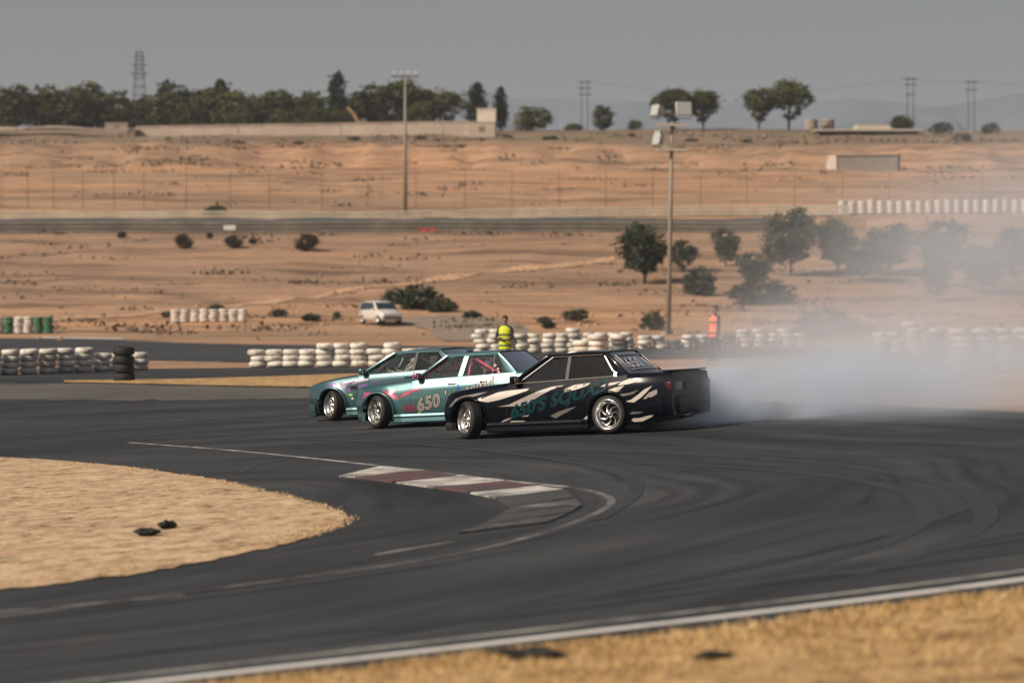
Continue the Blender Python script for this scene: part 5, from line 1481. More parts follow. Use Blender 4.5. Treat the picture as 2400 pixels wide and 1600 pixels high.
def plant(kd, px, d, pytop, wscale, label, cat='tree', group=None, pybase=None, name=None):
    b = on(px, d); hgt = max(0.6, at(px, pytop, d).z - b.z)
    r = empty(name or ('tree' if cat == 'tree' else 'bush'), b, random.uniform(0, math.tau))
    cm, tm = KINDS[kd]
    s = wscale
    for nm, me in (('crown', cm), ('trunk', tm)):
        o = obj(nm, me, r); o.scale = (hgt * s, hgt * s, hgt)
    return tag(r, label, cat, group)
TR = [  # kind, px, d, py of the top, width factor, label
 ('pine_c', -40, 446, 196, 1.3, 'broad dark pine cut by the left edge'), ('pine_b', 40, 440, 200, 1.25, 'dark pine above the rubble hut at the left edge'), ('pine_a', 110, 452, 203, 1.3, 'second broad pine from the left on the skyline'),
 ('pine_c', 160, 441, 205, 1.3, 'dark pine between the left hut and the rubble hut'), ('pine_b', 205, 447, 194, 1.3, 'round-topped pine just left of the lattice tower'), ('pine_a', 262, 442, 215, 1.25, 'pine directly behind the small hut'),
 ('pine_b', 318, 450, 232, 1.2, 'lower pine at the foot of the lattice tower'), ('pine_c', 372, 444, 212, 1.2, 'pine just right of the lattice tower'), ('cypress', 388, 456, 186, 1.4, 'thin dark treetop standing above the pines right of the tower'),
 ('pine_a', 432, 450, 198, 1.3, 'tallest pine of the group right of the lattice tower'), ('pine_c', 448, 436, 238, 1.1, 'low bright pine in front of the group right of the tower'), ('pine_b', 500, 448, 203, 1.25, 'rounded pine behind the left part of the long wall'),
 ('cypress', 521, 458, 184, 1.5, 'dark spire sticking out above the pines over the long wall'), ('pine_c', 548, 446, 215, 1.25, 'pine left of the middle of the long wall'), ('pine_a', 590, 452, 214, 1.2, 'pine behind the middle of the long wall'),
 ('pine_c', 560, 436, 252, 1.1, 'low bright pine behind the coping of the long wall'), ('pine_b', 640, 448, 210, 1.25, 'pine right of the middle of the long wall'), ('pine_c', 690, 452, 222, 1.2, 'low pine in the gap right of the wall middle'),
 ('pine_a', 728, 446, 212, 1.2, 'pine left of the dark spire near the excavator'), ('cypress', 790, 440, 166, 1.35, 'tall dark cypress left of the excavator'), ('pine_c', 745, 436, 248, 1.2, 'bright low pine left of the excavator'), ('pine_c', 660, 434, 255, 1.2, 'bright low pine above the wall middle'),
 ('pine_c', 795, 437, 254, 1.05, 'small bright pine beside the excavator'), ('pine_b', 846, 448, 212, 1.1, 'pine just right of the excavator arm'), ('pine_a', 905, 446, 200, 1.3, 'broad pine left of the thin grey mast'),
 ('umbrella', 945, 450, 190, 1.2, 'pine crossed by the thin grey mast'), ('pine_b', 985, 444, 235, 1.1, 'low dark pine right of the thin grey mast'), ('umbrella', 1030, 452, 212, 1.35, 'flat-topped dark tree alone left of the two cypresses'),
 ('cypress', 1117, 436, 192, 1.7, 'left and fuller of the two cypresses by the tan block'), ('cypress', 1173, 440, 202, 1.3, 'right and thinner of the two cypresses by the tan block'),
 ('pine_c', 1248, 436, 246, 1.35, 'round dark tree right of the tan block building'), ('pine_c', 1345, 446, 288, 1.9, 'low dark shrubby tree left of the round tree near the pole'), ('pine_b', 1413, 440, 246, 1.0, 'round tree under the leftmost utility pole'), ('pine_c', 1487, 438, 280, 1.3, 'small dark tree left of the floodlights'),
 ('umbrella', 1580, 436, 208, 1.15, 'flat-topped tree behind the floodlights'), ('umbrella', 1648, 440, 212, 1.1, 'flat-topped tree right of the floodlights'),
 ('umbrella', 1778, 438, 208, 1.05, 'left tree of the tall pair on the right skyline'), ('umbrella', 1848, 440, 188, 0.95, 'right and taller tree of the pair on the right skyline'),
 ('pine_c', 2112, 440, 268, 1.5, 'small dark tree at the foot of the middle utility pole'), ('grey_bush', 2205, 428, 277, 1.1, 'grey scrubby tree on the right skyline'), ('grey_bush', 2320, 432, 280, 1.0, 'rightmost grey scrubby tree on the skyline'),
 ('acacia_a', 1510, 226, 520, 1.0, 'large dark acacia left of the light mast'), ('acacia_b', 1600, 236, 560, 1.1, 'low acacia right behind the light mast'), ('acacia_b', 1700, 240, 535, 1.0, 'thin acacia right of the light mast'), ('acacia_b', 1765, 222, 590, 1.3, 'spreading low acacia in the smoke right of the mast'),
 ('acacia_a', 1855, 232, 484, 0.80, 'tallest acacia of the row below the pallets'), ('acacia_a', 1962, 234, 508, 0.88, 'acacia right of the tallest one below the pallets'), ('acacia_b', 2020, 228, 560, 1.2, 'low acacia between two taller ones right of the pallets'),
 ('acacia_a', 2085, 232, 522, 1.0, 'round acacia below the left end of the white wall'), ('acacia_b', 2210, 224, 510, 1.0, 'bright green slender acacia in the smoke at right'), ('acacia_a', 2300, 214, 572, 1.2, 'hazy acacia low in the smoke near the right edge'), ('acacia_b', 2380, 226, 530, 1.1, 'hazy acacia at the right edge in the smoke'), ('acacia_b', 2195, 208, 600, 0.8, 'small hazy acacia below the bright green one'),
]
for t in TR: plant(*t[:5], label=t[5], cat='tree', group='trees on the skyline' if t[2] > 400 else 'acacias on the slope')
BU = [('dry_bush', 432, 248, 543, 1.0, 'darkest round bush on the slope below the guardrails'), ('dry_bush', 492, 256, 543, 1.0, 'small dark bush beside the darkest one'), ('dry_bush', 548, 247, 548, 1.2, 'dark bush below the white board'), ('dry_bush', 592, 250, 556, 1.2, 'low dark bush right of the white board'),
 ('dry_bush', 718, 247, 541, 1.1, 'lone round dark bush left of the red board'), ('grey_bush', 505, 279, 472, 1.2, 'small grey bush against the upper guardrail'), ('dry_bush', 285, 258, 540, 1.2, 'small dark bush under the lower guardrail at left'),
 ('bush', 508, 194, 708, 1.5, 'green bush behind the far short white tire row'), ('grey_bush', 392, 192, 725, 1.2, 'grey bush left of the far short white tire row'), ('grey_bush', 652, 192, 718, 1.4, 'grey bush right of the far short white tire row'),
 ('bush', 790, 190, 730, 0.9, 'small bush left of the white hatchback'), ('bush', 730, 188, 742, 2.0, 'low creeping bush left of the hatchback'), ('bush', 985, 199, 655, 1.3, 'large green bush behind the white hatchback'), ('bush', 925, 203, 668, 1.1, 'green bush over the roof of the hatchback'), ('bush', 1035, 197, 690, 1.3, 'green bush at the right end behind the hatchback'),
 ('bush', 1105, 190, 724, 2.0, 'low bush on the dirt road edge'), ('grey_bush', 1275, 184, 740, 1.2, 'grey bush right of the yellow-vest marshal'), ('bush', 1285, 180, 748, 1.5, 'low green bush right of the yellow-vest marshal'), ('grey_bush', 1350, 186, 715, 1.6, 'wide dry bush above the bright white tire pair'),
 ('bush', 1528, 178, 722, 0.9, 'bush at the foot of the light mast'), ('bush', 1930, 150, 712, 1.5, 'big hazy bush in the smoke right of the orange-vest marshal'), ('grey_bush', 2020, 160, 745, 1.5, 'hazy low bush right of the big one in the smoke'),
 ('bush', 1640, 212, 615, 0.9, 'small dark bush beyond the light mast'), ('bush', 1790, 206, 640, 1.6, 'hazy bush under the acacias'), ('grey_bush', 1480, 420, 318, 1.8, 'grey scrub on the crest left of the floodlights'), ('grey_bush', 2255, 408, 305, 1.3, 'grey scrub right of the long shelter'),
 ('grey_bush', 985, 402, 318, 3.0, 'wide grey scrub below the long wall at the thin mast'), ('grey_bush', 830, 400, 325, 3.2, 'wide grey scrub below the middle of the long wall'), ('grey_bush', 1290, 408, 316, 3.0, 'wide grey scrub right of the tan block'), ('bush', 1190, 412, 318, 2.0, 'low green scrub below the tan block'), ('grey_bush', 1620, 404, 322, 2.4, 'grey scrub right of the floodlight mast'), ('grey_bush', 1080, 380, 352, 2.2, 'grey scrub midway up the slope'), ('grey_bush', 700, 385, 345, 2.6, 'grey scrub on the upper slope left'), ('grey_bush', 1750, 402, 326, 2.4, 'grey scrub left of the shed on the crest'), ('grey_bush', 560, 392, 346, 3.0, 'wide grey scrub below the left part of the wall')]
for t in BU: plant(*t[:5], label=t[5], cat='bush', group='bushes on the slope')
# low scrub and stones over the slopes
def scrub():
    random.seed(21); mb = MB(); n = 0
    while n < 450:
        y = random.uniform(172, 430); x = random.uniform(-0.21, 0.21) * y
        cl = noise.noise(Vector((x * 0.05, y * 0.06, 1.5)))
        if 262 < y < 286: continue
        band = 1.0 if y < 262 else (0.5 if y < 350 else 1.6)
        if random.random() > (0.25 + 1.1 * max(0, cl)) * band: continue
        n += 1; z = h(x, y); s = random.uniform(0.25, 0.9) * (1.4 if y > 350 else 1)
        for _ in range(26):
            p = Vector((x + random.gauss(0, s * 1.5), y + random.gauss(0, s * 0.7), z + abs(random.gauss(0, s * 0.25))))
            a = Vector((random.gauss(0, 1), random.gauss(0, 1), random.gauss(0, 0.8))).normalized() * s * 0.30
            b = Vector((random.gauss(0, 1), random.gauss(0, 1), random.gauss(0, 1))).normalized() * s * 0.18
            i = len(mb.v); mb.v += [tuple(p - a), tuple(p + b), tuple(p + a), tuple(p - b)]; mb.face((i, i + 1, i + 2, i + 3), 0 if random.random() < 0.6 else 1)
    return tag(mb.build('scrub', [M['scrub_a'], M['scrub_b']]), 'low dry scrub scattered over the sandy hillside', 'scrub', kind='stuff')
scrub()
def stones():
    random.seed(22); mb = MB()
    for _ in range(900):
        y = random.uniform(165, 330); x = random.uniform(-0.2, 0.2) * y
        if 262 < y < 286: continue
        s = random.uniform(0.08, 0.3); z = h(x, y)
        i = len(mb.v)
        mb.v += [(x + s * random.uniform(.7, 1.2), y, z), (x, y + s, z), (x - s * random.uniform(.7, 1.2), y, z), (x, y - s, z), (x, y, z + s * random.uniform(0.4, 0.9))]
        for k in range(4): mb.face((i + k, i + (k + 1) % 4, i + 4))
    return tag(mb.build('stones', M['ground']), 'loose stones scattered over the sandy hillside', 'stones', kind='stuff')
stones()

# ------------------------------------------------------------------ mountains
def ridge(name, d, pts, depth):
    mb = MB(); rows = []
    pxs = [lerp(pts[0][0], pts[-1][0], k / 120) for k in range(121)]
    for t, f in ((0, 0.0), (0.25, 0.35), (0.5, 0.7), (0.75, 0.93), (1.0, 1.0), (1.3, 0.6), (1.8, 0.0)):
        r = []
        for px in pxs:
            py = sum(interp(pts, px + o_) for o_ in (-60, -40, -20, 0, 20, 40, 60)) / 7 + 5 * fbm(px * 0.012, d * 0.01, 4)
            y = d + depth * (t - 1); zt = at(px, py, d).z
            nz = 1 + 0.25 * fbm(px * 0.012, t * 3, 4) * (1 if 0 < t < 1 else 0)
            r.append(((px - 1200) / FPX * d, y + 60 * fbm(px * 0.01, t * 5), lerp(10, zt, min(f * nz, 0.95) if t < 1 else f)))
        rows.append(r)
    mb.grid(rows); return tag(mb.build(name, M['mountain']), kind='structure')
ridge('mountains', 4600, [(-3000, 300), (-800, 290), (400, 292), (800, 262), (980, 236), (1150, 228), (1250, 232), (1500, 240), (1800, 243), (1990, 238), (2080, 226), (2140, 246), (2300, 256), (2700, 235), (4200, 240), (6000, 300)], 900)
ridge('mountains', 3600, [(1500, 330), (1900, 300), (2100, 272), (2200, 252), (2293, 240), (2360, 224), (2420, 216), (2600, 205), (3000, 215), (4000, 250), (5500, 330)], 800)

# ------------------------------------------------------------------ far white hatchback
def hatch():
    d = 183; b = on(893, d); root = tag(empty('hatchback'), 'white hatchback parked on the dirt road in front of green bushes', 'car')
    Pw = M['whitepaint']
    st = [(-1.75, 0.70, 0.30, 0.86, 1.30), (-1.70, 0.76, 0.25, 0.90, 1.42), (-0.9, 0.80, 0.22, 0.92, 1.50), (0.0, 0.80, 0.22, 0.92, 1.50), (0.35, 0.80, 0.22, 0.92, 1.42), (0.95, 0.79, 0.22, 0.90, 0.96), (1.5, 0.74, 0.24, 0.78, 0.82), (1.78, 0.62, 0.28, 0.62, 0.64)]
    rows = []
    for x, w, zb, zs, zt in st:
        tw = w * 0.80 if zt - zs > 0.2 else w * 0.9
        half = [(0, zb), (w * 0.92, zb), (w, zb + 0.2), (w, zs - 0.12), (w - 0.04, zs), (tw, zt - 0.05), (tw * 0.85, zt), (0, zt + 0.02)]
        rows.append([(x, y, z) for y, z in half] + [(x, -y, z) for y, z in reversed(half[:-1])])
    mb = MB(); mb.grid(rows); mb.face(range(15)); mb.face([(len(rows) - 1) * 15 + i for i in reversed(range(15))])
    me = mb.mesh('body', Pw); fix_normals(me); obj('body', me, root)
    for s in (1, -1):
        for nm, pl in (('side_window', [(-0.35, 0.95), (0.62, 0.95), (0.22, 1.40), (-0.35, 1.42)]), ('side_window', [(-1.55, 0.96), (-0.42, 0.95), (-0.42, 1.42), (-1.45, 1.38)])):
            mb = MB(); f = lambda p, o_: (p[0], s * (lerp(0.775, 0.655, (p[1] - 0.92) / 0.53) + o_), p[1])
            mb.prism(pl, lambda p: f(p, 0.012), lambda p: f(p, 0.0)); mb.build(nm, M['glass_hatch'], root, True)
        mb = MB(); mb.box(1.70, s * 0.50, 0.60, 0.14, 0.26, 0.13); me = mb.mesh('headlight', M['head_glass']); bevel_mesh(me, 0.03); obj('headlight', me, root)
        mb = MB(); mb.box(0.62, s * 0.90, 0.98, 0.10, 0.18, 0.12); me = mb.mesh('mirror', Pw); bevel_mesh(me, 0.03); obj('mirror', me, root)
        for sx in (1.12, -1.18):
            w_ = empty('wheel', (sx, s * 0.72, 0.29), 0 if s > 0 else math.pi); w_.parent = root
            obj('tyre', HW[0], w_); obj('rim', HW[1], w_)
    mb = MB(); mb.quad((0.42, 0.62, 1.40), (0.42, -0.62, 1.40), (0.98, -0.72, 0.97), (0.98, 0.72, 0.97)); mb.build('windscreen', M['glass_hatch'], root)
    mb = MB(); mb.box(1.72, 0, 0.42, 0.16, 1.30, 0.14); me = mb.mesh('front_bumper', M['blacktrim']); bevel_mesh(me, 0.04); obj('front_bumper', me, root)
    mb = MB(); mb.box(-1.76, 0, 0.45, 0.14, 1.40, 0.22); me = mb.mesh('rear_bumper', Pw); bevel_mesh(me, 0.04); obj('rear_bumper', me, root)
    root.location = b + Vector((0, 0, 0.07)); root.rotation_euler = (0, 0, R(-62)); root.scale = (1.0, 1.0, 0.98)
    return root
M['glass_hatch'] = simple('dark_window_glass', (0.025, 0.035, 0.045), 0.08, var=0.1)
HW = wheel_mesh('ten', 0.18, 0.29, 0.19)
hatch()

# ------------------------------------------------------------------ people
M['skin'] = simple('skin', (0.30, 0.17, 0.11), 0.6, var=0.06)
M['hair'] = simple('dark_hair', (0.015, 0.012, 0.010), 0.8)
M['dark_cloth'] = simple('dark_clothing', (0.020, 0.022, 0.028), 0.9, var=0.2)
M['jeans'] = simple('dark_trousers', (0.030, 0.035, 0.048), 0.9, var=0.2)
M['hiviz_y'] = simple('yellow_vest', (0.55, 0.62, 0.03), 0.7, var=0.06)
M['hiviz_o'] = simple('orange_vest', (0.95, 0.20, 0.10), 0.7, var=0.05)
M['reflect'] = simple('dull_reflective_band', (0.09, 0.09, 0.085), 0.4, var=0.1)
M['suit'] = simple('pale_race_suit', (0.36, 0.33, 0.30), 0.85, var=0.1)
M['helmet_w'] = simple('white_helmet', (0.68, 0.63, 0.58), 0.25, var=0.05)
M['helmet_r'] = simple('red_helmet_stripe', (0.45, 0.04, 0.04), 0.3)
M['visor'] = simple('dark_visor', (0.01, 0.01, 0.012), 0.1)
M['eye'] = simple('eye', (0.02, 0.015, 0.012), 0.3)
def figure(name, J, mats, zones):
    """J: list of (id, parent, (x,y,z), radius); one continuous skinned body; zones: z/region -> material index"""
    ids = {}; vs_ = []; es = []
    for i, (k, par, p, r) in enumerate(J):
        ids[k] = i; vs_.append(p)
        if par is not None: es.append((ids[par], i))
    me = bpy.data.meshes.new('sk'); me.from_pydata(vs_, es, [])
    o = obj('sk', me)
    md = o.modifiers.new('skin', 'SKIN'); md.use_smooth_shade = True
    for i, (k, par, p, r) in enumerate(J):
        sv = me.skin_vertices[0].data[i]; sv.radius = (r, r) if not isinstance(r, tuple) else r; sv.use_root = (i == 0)
    sb = o.modifiers.new('sub', 'SUBSURF'); sb.levels = 1; sb.render_levels = 1
    new = eval_mesh(o, name); bpy.data.objects.remove(o)
    new.materials.clear()
    for m in mats: new.materials.append(m)
    for p in new.polygons:
        p.material_index = zones(p.center); p.use_smooth = True
    return new
def hand(J, side, wrist, dirv, par, curl=0.5):
    """palm and five fingers hanging from the wrist joint"""
    d = Vector(dirv).normalized(); w = Vector(wrist)
    across = Vector((0, 1, 0)) if abs(d.y) < 0.8 else Vector((1, 0, 0))
    n = d.cross(across).normalized()
    palm = w + d * 0.075
    J.append((par + 'palm', par, tuple(palm), (0.036, 0.018)))
    for i, (o_, L) in enumerate(((0.030, 0.060), (0.010, 0.072), (-0.010, 0.068), (-0.030, 0.055))):
        a = palm + across * o_ + d * 0.03; b_ = a + d * L * 0.55 + n * 0.012 * curl; c = b_ + d * L * 0.35 + n * 0.03 * curl
        J.append((par + 'f%da' % i, par + 'palm', tuple(a), 0.0095)); J.append((par + 'f%db' % i, par + 'f%da' % i, tuple(b_), 0.0085)); J.append((par + 'f%dc' % i, par + 'f%db' % i, tuple(c), 0.0075))
    t = palm - d * 0.03 + across * 0.045; J.append((par + 'ta', par + 'palm', tuple(t), 0.011)); J.append((par + 'tb', par + 'ta', tuple(t + d * 0.045 + across * 0.015), 0.009))
def face_parts(root, hz, fx=1.0, cap=None, hair=True):
    if hair:
        mb = MB(); rows = []
        for i in range(7):
            t = i / 6; ph = lerp(R(90), R(-8), t); rr = 0.103 * math.cos(ph); z = hz + 0.02 + 0.122 * math.sin(ph)
            rows.append([(rr * 1.05 * math.cos(a) - 0.010 - (0.03 * t if math.cos(a) > 0.3 else 0), rr * 0.90 * math.sin(a), z + (0.055 * t if math.cos(a) > 0.3 else 0)) for a in [math.tau * k / 14 for k in range(15)]])
        mb.grid(rows); mb.build('hair', M['hair'], root)
    for s in (1, -1):
        mb = MB(); mb.lathe([(0, 0.012), (0.009, 0.008), (0.012, 0)], 8, axis='x', center=(0.082, s * 0.032, hz)); mb.build('eye', M['eye'], root)
        mb = MB(); mb.box(0.0, s * 0.082, hz - 0.005, 0.04, 0.02, 0.06); me = mb.mesh('ear', M['skin']); bevel_mesh(me, 0.008); obj('ear', me, root)
    mb = MB(); mb.prism([(0.078, hz + 0.005), (0.112, hz - 0.042), (0.080, hz - 0.050)], lambda p: (p[0], -0.012, p[1]), lambda p: (p[0], 0.012, p[1])); mb.build('nose', M['skin'], root, True)
    mb = MB(); mb.box(0.082, 0, hz - 0.072, 0.012, 0.045, 0.010); mb.build('mouth', M['eye'], root)
def marshal(px, d, vest, label, facing, arms, dip=0.0, scale=1.0, bulk=1.0):
    b = on(px, d); root = tag(empty('person', (b.x, b.y, b.z - dip), facing), label, 'person'); root.scale = (scale,) * 3
    J = [('pel', None, (0, 0, 0.95), (0.15, 0.115)), ('wai', 'pel', (0.0, 0, 1.10), (0.14, 0.105)), ('che', 'wai', (0.0, 0, 1.32), (0.165, 0.115)), ('shb', 'che', (-0.01, 0, 1.43), (0.12, 0.09)),
         ('nec', 'shb', (0.0, 0, 1.52), 0.055), ('hd0', 'nec', (0.01, 0, 1.585), (0.07, 0.08)), ('hd1', 'hd0', (0.01, 0, 1.67), (0.078, 0.095)), ('hd2', 'hd1', (0.0, 0, 1.735), (0.06, 0.07))]
    for s, nm in ((1, 'l'), (-1, 'r')):
        J += [(nm + 'hip', 'pel', (0, s * 0.10, 0.88), 0.105), (nm + 'kne', nm + 'hip', (0.025, s * 0.125, 0.50), 0.066), (nm + 'cal', nm + 'kne', (0.0, s * 0.13, 0.36), 0.062), (nm + 'ank', nm + 'cal', (-0.02, s * 0.135, 0.09), 0.045),
              (nm + 'toe', nm + 'ank', (0.13, s * 0.16, 0.045), (0.045, 0.035))]
        el, wr = arms[0 if s > 0 else 1]
        J += [(nm + 'sho', 'shb', (-0.01, s * 0.20, 1.42), 0.066), (nm + 'elb', nm + 'sho', (el[0], s * el[1], el[2]), 0.047), (nm + 'wri', nm + 'elb', (wr[0], s * wr[1], wr[2]), 0.032)]
        dv = Vector((wr[0] - el[0], s * (wr[1] - el[1]), wr[2] - el[2]))
        hand(J, s, (wr[0], s * wr[1], wr[2]), dv, nm + 'wri')
    hands = [Vector((arms[0][1][0], arms[0][1][1], arms[0][1][2])), Vector((arms[1][1][0], -arms[1][1][1], arms[1][1][2]))]
    def zones(c):
        if c.z > 1.53: return 0
        if any((c - hh).length < 0.13 and True for hh in hands) and c.z < 1.3 and abs(c.y) > 0.10: return 0
        if c.z < 0.10: return 3
        if c.z < 0.93: return 1
        return 2
    me = figure('body', J, [M['skin'], M['jeans'], M['dark_cloth'], M['blacktrim']], zones); obj('body', me, root)
    face_parts(root, 1.66)
    # vest: a shell round the trunk with dark bands
    def ring(z, k=1.0):
        k = k * bulk if z < 1.45 else k
        w = interp([(0.80, 0.205), (0.95, 0.195), (1.10, 0.185), (1.30, 0.205), (1.42, 0.20), (1.49, 0.10)], z); dp = interp([(0.80, 0.150), (0.95, 0.145), (1.10, 0.135), (1.30, 0.148), (1.42, 0.125), (1.49, 0.075)], z)
        return [(dp * k * math.cos(a), w * k * math.sin(a), z + (0.012 * math.sin(3 * a) if z < 0.85 else 0)) for a in [math.tau * q / 24 for q in range(25)]]
    mb = MB(); mb.grid([ring(z) for z in (0.80, 0.88, 0.96, 1.04, 1.12, 1.20, 1.28, 1.35, 1.42, 1.46, 1.49)]); v = mb.build('vest', vest, root, True)
    bands = (0.90, 1.06, 1.22) if vest is M['hiviz_y'] else (0.92, 1.26)
    for z in bands:
        mb = MB(); mb.grid([ring(z - 0.03, 1.018), ring(z + 0.03, 1.018)]); mb.build('reflective_band', M['reflect'], v, True)
    return root
marshal(1184, 85, M['hiviz_y'], 'marshal in a yellow banded vest and dark clothes, arms folded low', R(-112), (((0.05, 0.27, 1.14), (0.20, 0.10, 1.08)), ((0.05, 0.27, 1.14), (0.22, 0.08, 1.12))), dip=0.0)
marshal(1675, 99, M['hiviz_o'], 'marshal in a bright orange vest standing in the smoke', R(-150), (((0.02, 0.26, 1.15), (0.10, 0.22, 0.90)), ((-0.03, 0.27, 1.15), (0.08, 0.25, 0.92))), dip=0.0, scale=1.1, bulk=1.12)
def driver(car, label, suit, helm, stripe):
    # seated in car coordinates, then placed with the car's matrix
    root = empty('person'); root.matrix_world = car.matrix_world @ Matrix.Translation((-0.40, 0.36, 0.44))
    J = [('pel', None, (0.0, 0, 0.16), (0.15, 0.12)), ('wai', 'pel', (-0.05, 0, 0.30), (0.14, 0.11)), ('che', 'wai', (-0.10, 0, 0.48), (0.16, 0.115)), ('shb', 'che', (-0.11, 0, 0.58), (0.11, 0.085)), ('nec', 'shb', (-0.10, 0, 0.65), 0.055), ('hd', 'nec', (-0.08, 0, 0.73), 0.085)]
    for s, nm in ((1, 'l'), (-1, 'r')):
        J += [(nm + 'hip', 'pel', (0.10, s * 0.10, 0.14), 0.09), (nm + 'kne', nm + 'hip', (0.48, s * 0.13, 0.22), 0.062), (nm + 'ank', nm + 'kne', (0.72, s * 0.12, 0.02), 0.045), (nm + 'toe', nm + 'ank', (0.82, s * 0.12, 0.06), 0.04),
              (nm + 'sho', 'shb', (-0.09, s * 0.19, 0.56), 0.06), (nm + 'elb', nm + 'sho', (0.16, s * 0.24, 0.40), 0.045), (nm + 'wri', nm + 'elb', (0.38, s * 0.16, 0.47), 0.032)]
        hand(J, s, (0.38, s * 0.16, 0.47), (0.10, 0, 0.03), nm + 'wri', 1.2)
    me = figure('body', J, [suit], lambda c: 0); obj('body', me, root)
    mb = MB(); rows = []
    for i in range(9):
        ph = lerp(R(90), R(-62), i / 8); rr = 0.145 * math.cos(ph); z = 0.755 + 0.150 * math.sin(ph)
        rows.append([(-0.075 + rr * 1.08 * math.cos(a), rr * 0.9 * math.sin(a), z) for a in [math.tau * k / 18 for k in range(19)]])
    mb.grid(rows); hl = mb.build('helmet', helm, root, True)
    mb = MB(); mb.grid([[(-0.075 + 0.151 * math.cos(ph) * 1.08 * math.cos(a), 0.151 * math.cos(ph) * 0.9 * math.sin(a), 0.755 + 0.155 * math.sin(ph)) for a in [lerp(R(-75), R(75), k / 10) for k in range(11)]] for ph in (R(-12), R(6), R(24))]); mb.build('visor', M['visor'], hl, True)
    mb = MB(); mb.grid([[(-0.075 + 0.150 * math.cos(ph) * 1.08 * math.cos(a), 0.150 * math.cos(ph) * 0.9 * math.sin(a), 0.755 + 0.153 * math.sin(ph)) for a in [math.tau * k / 20 for k in range(21)]] for ph in (R(32), R(44))]); mb.build('helmet_stripe', stripe, hl, True)
    return tag(root, label, 'person')
driver(bc, 'driver in dark clothes at the wheel of the black car', M['dark_cloth'], M['helmet_w'], M['visor'])
driver(tc_, 'driver at the wheel of the teal car with pink roll cage', M['dark_cloth'], M['visor'], M['helmet_r'])
driver(fc, 'driver in pale suit and red-striped white helmet in the farthest car', M['suit'], M['helmet_w'], M['helmet_r'])

# ------------------------------------------------------------------ tyre smoke and hazy air
def smoke(name, label, center, size, dens, falloff, nscale, col=(0.86, 0.88, 0.92), rot=0.0, thresh=(0.42, 0.72), lo=0.2):
    bm = bmesh.new(); bmesh.ops.create_icosphere(bm, subdivisions=3, radius=1.0); me = bpy.data.meshes.new(name); bm.to_mesh(me); bm.free()
    o = obj(name, me); o.location = center; o.scale = size; o.rotation_euler.z = rot
    m = bpy.data.materials.new(name); m.use_nodes = True; nt = m.node_tree; nt.nodes.clear()
    out = nd(nt, 'ShaderNodeOutputMaterial'); pv = nd(nt, 'ShaderNodeVolumePrincipled'); pv.inputs['Color'].default_value = (*col, 1); pv.inputs['Anisotropy'].default_value = 0.1
    tc = nd(nt, 'ShaderNodeTexCoord'); ob = tc.outputs['Object']
    geo = nd(nt, 'ShaderNodeNewGeometry')
    ln = nd(nt, 'ShaderNodeVectorMath', operation='LENGTH'); nt.links.new(ob, ln.inputs[0])
    fo = nd(nt, 'ShaderNodeMapRange', interpolation_type='SMOOTHSTEP'); fo.inputs[1].default_value = falloff; fo.inputs[2].default_value = 0.98; fo.inputs[3].default_value = 1.0; fo.inputs[4].default_value = 0.0
    nt.links.new(ln.outputs['Value'], fo.inputs[0])
    n = noise_node(nt, mapping(nt, geo.outputs['Position'], nscale), 1.0, 5, 0.6); n.inputs['Distortion'].default_value = 0.4
    mr = nd(nt, 'ShaderNodeMapRange', interpolation_type='SMOOTHSTEP'); mr.inputs[1].default_value = thresh[0]; mr.inputs[2].default_value = thresh[1]; mr.inputs[3].default_value = lo; mr.inputs[4].default_value = 1.3
    nt.links.new(n.outputs['Fac'], mr.inputs[0])
    mu = nd(nt, 'ShaderNodeMath', operation='MULTIPLY'); nt.links.new(fo.outputs[0], mu.inputs[0]); nt.links.new(mr.outputs[0], mu.inputs[1])
    mu2 = nd(nt, 'ShaderNodeMath', operation='MULTIPLY'); nt.links.new(mu.outputs[0], mu2.inputs[0]); mu2.inputs[1].default_value = dens
    nt.links.new(mu2.outputs[0], pv.inputs['Density']); nt.links.new(pv.outputs[0], out.inputs['Volume'])
    me.materials.append(m)
    return tag(o, label, 'smoke', kind='stuff')
SMOKE = True
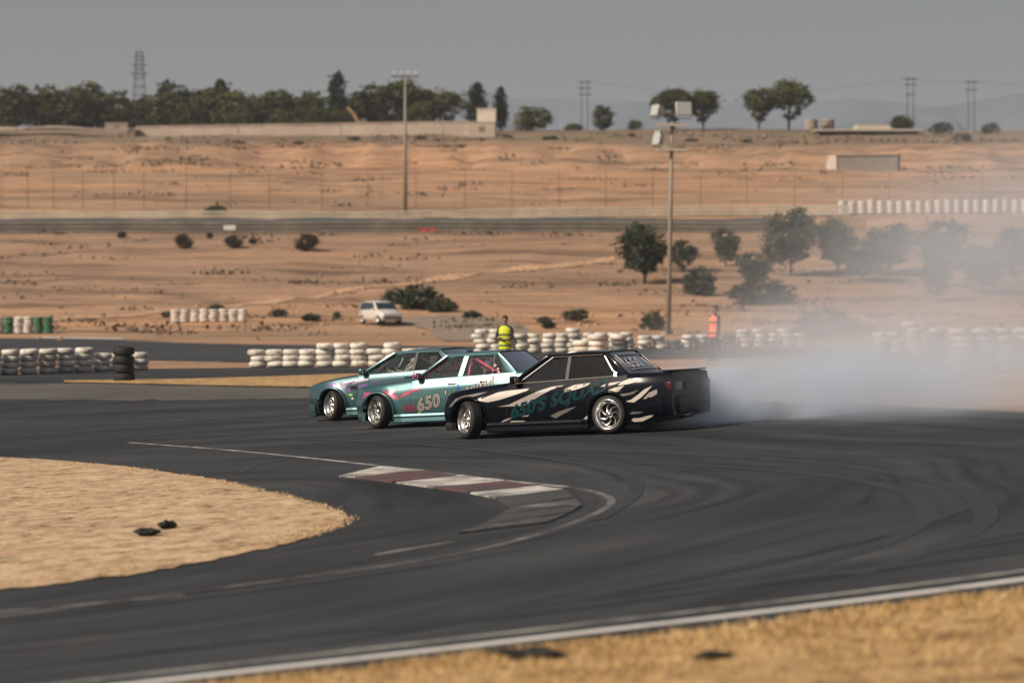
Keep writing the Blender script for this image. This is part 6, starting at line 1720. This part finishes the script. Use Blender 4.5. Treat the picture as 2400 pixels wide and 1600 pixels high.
if SMOKE:
    SC = (0.82, 0.90, 1.0)
    smoke('tire_smoke', 'dense tire smoke curling from the rear wheels of the black car', (3.85, 46.9, 0.72), (2.6, 1.6, 0.75), 2.6, 0.15, (0.8, 0.7, 1.4), SC, thresh=(0.40, 0.62), lo=0.05)
    smoke('tire_smoke', 'small puff of smoke at the near rear wheel of the black car', (2.6, 45.9, 0.38), (1.3, 0.7, 0.34), 2.6, 0.20, (1.2, 1.0, 1.8), SC, thresh=(0.40, 0.62), lo=0.05)
    smoke('tire_smoke', 'low smoke trail lying over the track at right', (7.6, 45.8, 0.95), (6.4, 6.5, 1.0), 0.62, 0.15, (0.3, 0.22, 1.0), SC)
    smoke('smoke_cloud', 'thin smoke between the black car and the orange-vest marshal', (6.6, 66.0, 0.9), (5.6, 8.0, 2.0), 0.14, 0.15, (0.22, 0.16, 0.45), SC)
    smoke('smoke_cloud', 'low pale smoke bank lying on the sand at right', (11.2, 56.0, 1.2), (8.5, 9.5, 1.8), 0.15, 0.20, (0.2, 0.16, 0.5), SC, thresh=(0.36, 0.66))
    smoke('smoke_cloud', 'large pale smoke cloud drifting over the sand at the right edge', (17.0, 76.0, 1.9), (15.0, 13.0, 6.6), 0.135, 0.12, (0.12, 0.10, 0.26), SC, thresh=(0.40, 0.66), lo=0.2)
HAZE = True
if HAZE:
    x0, x1, y0, y1, zb, zt = -5200, 5200, -160, 6100, -24.0, 420.0
    mb = MB(); mb.box((x0 + x1) / 2, (y0 + y1) / 2, (zb + zt) / 2, x1 - x0, y1 - y0, zt - zb)
    m = bpy.data.materials.new('hazy_air'); m.use_nodes = True; nt = m.node_tree; nt.nodes.clear()
    out = nd(nt, 'ShaderNodeOutputMaterial'); pv = nd(nt, 'ShaderNodeVolumePrincipled')
    pv.inputs['Color'].default_value = (0.71, 0.79, 0.90, 1); pv.inputs['Density'].default_value = 0.00015; pv.inputs['Anisotropy'].default_value = 0.0
    nt.links.new(pv.outputs[0], out.inputs['Volume'])
    tag(mb.build('haze', m), 'thin dusty haze over the whole valley', 'haze', kind='stuff')
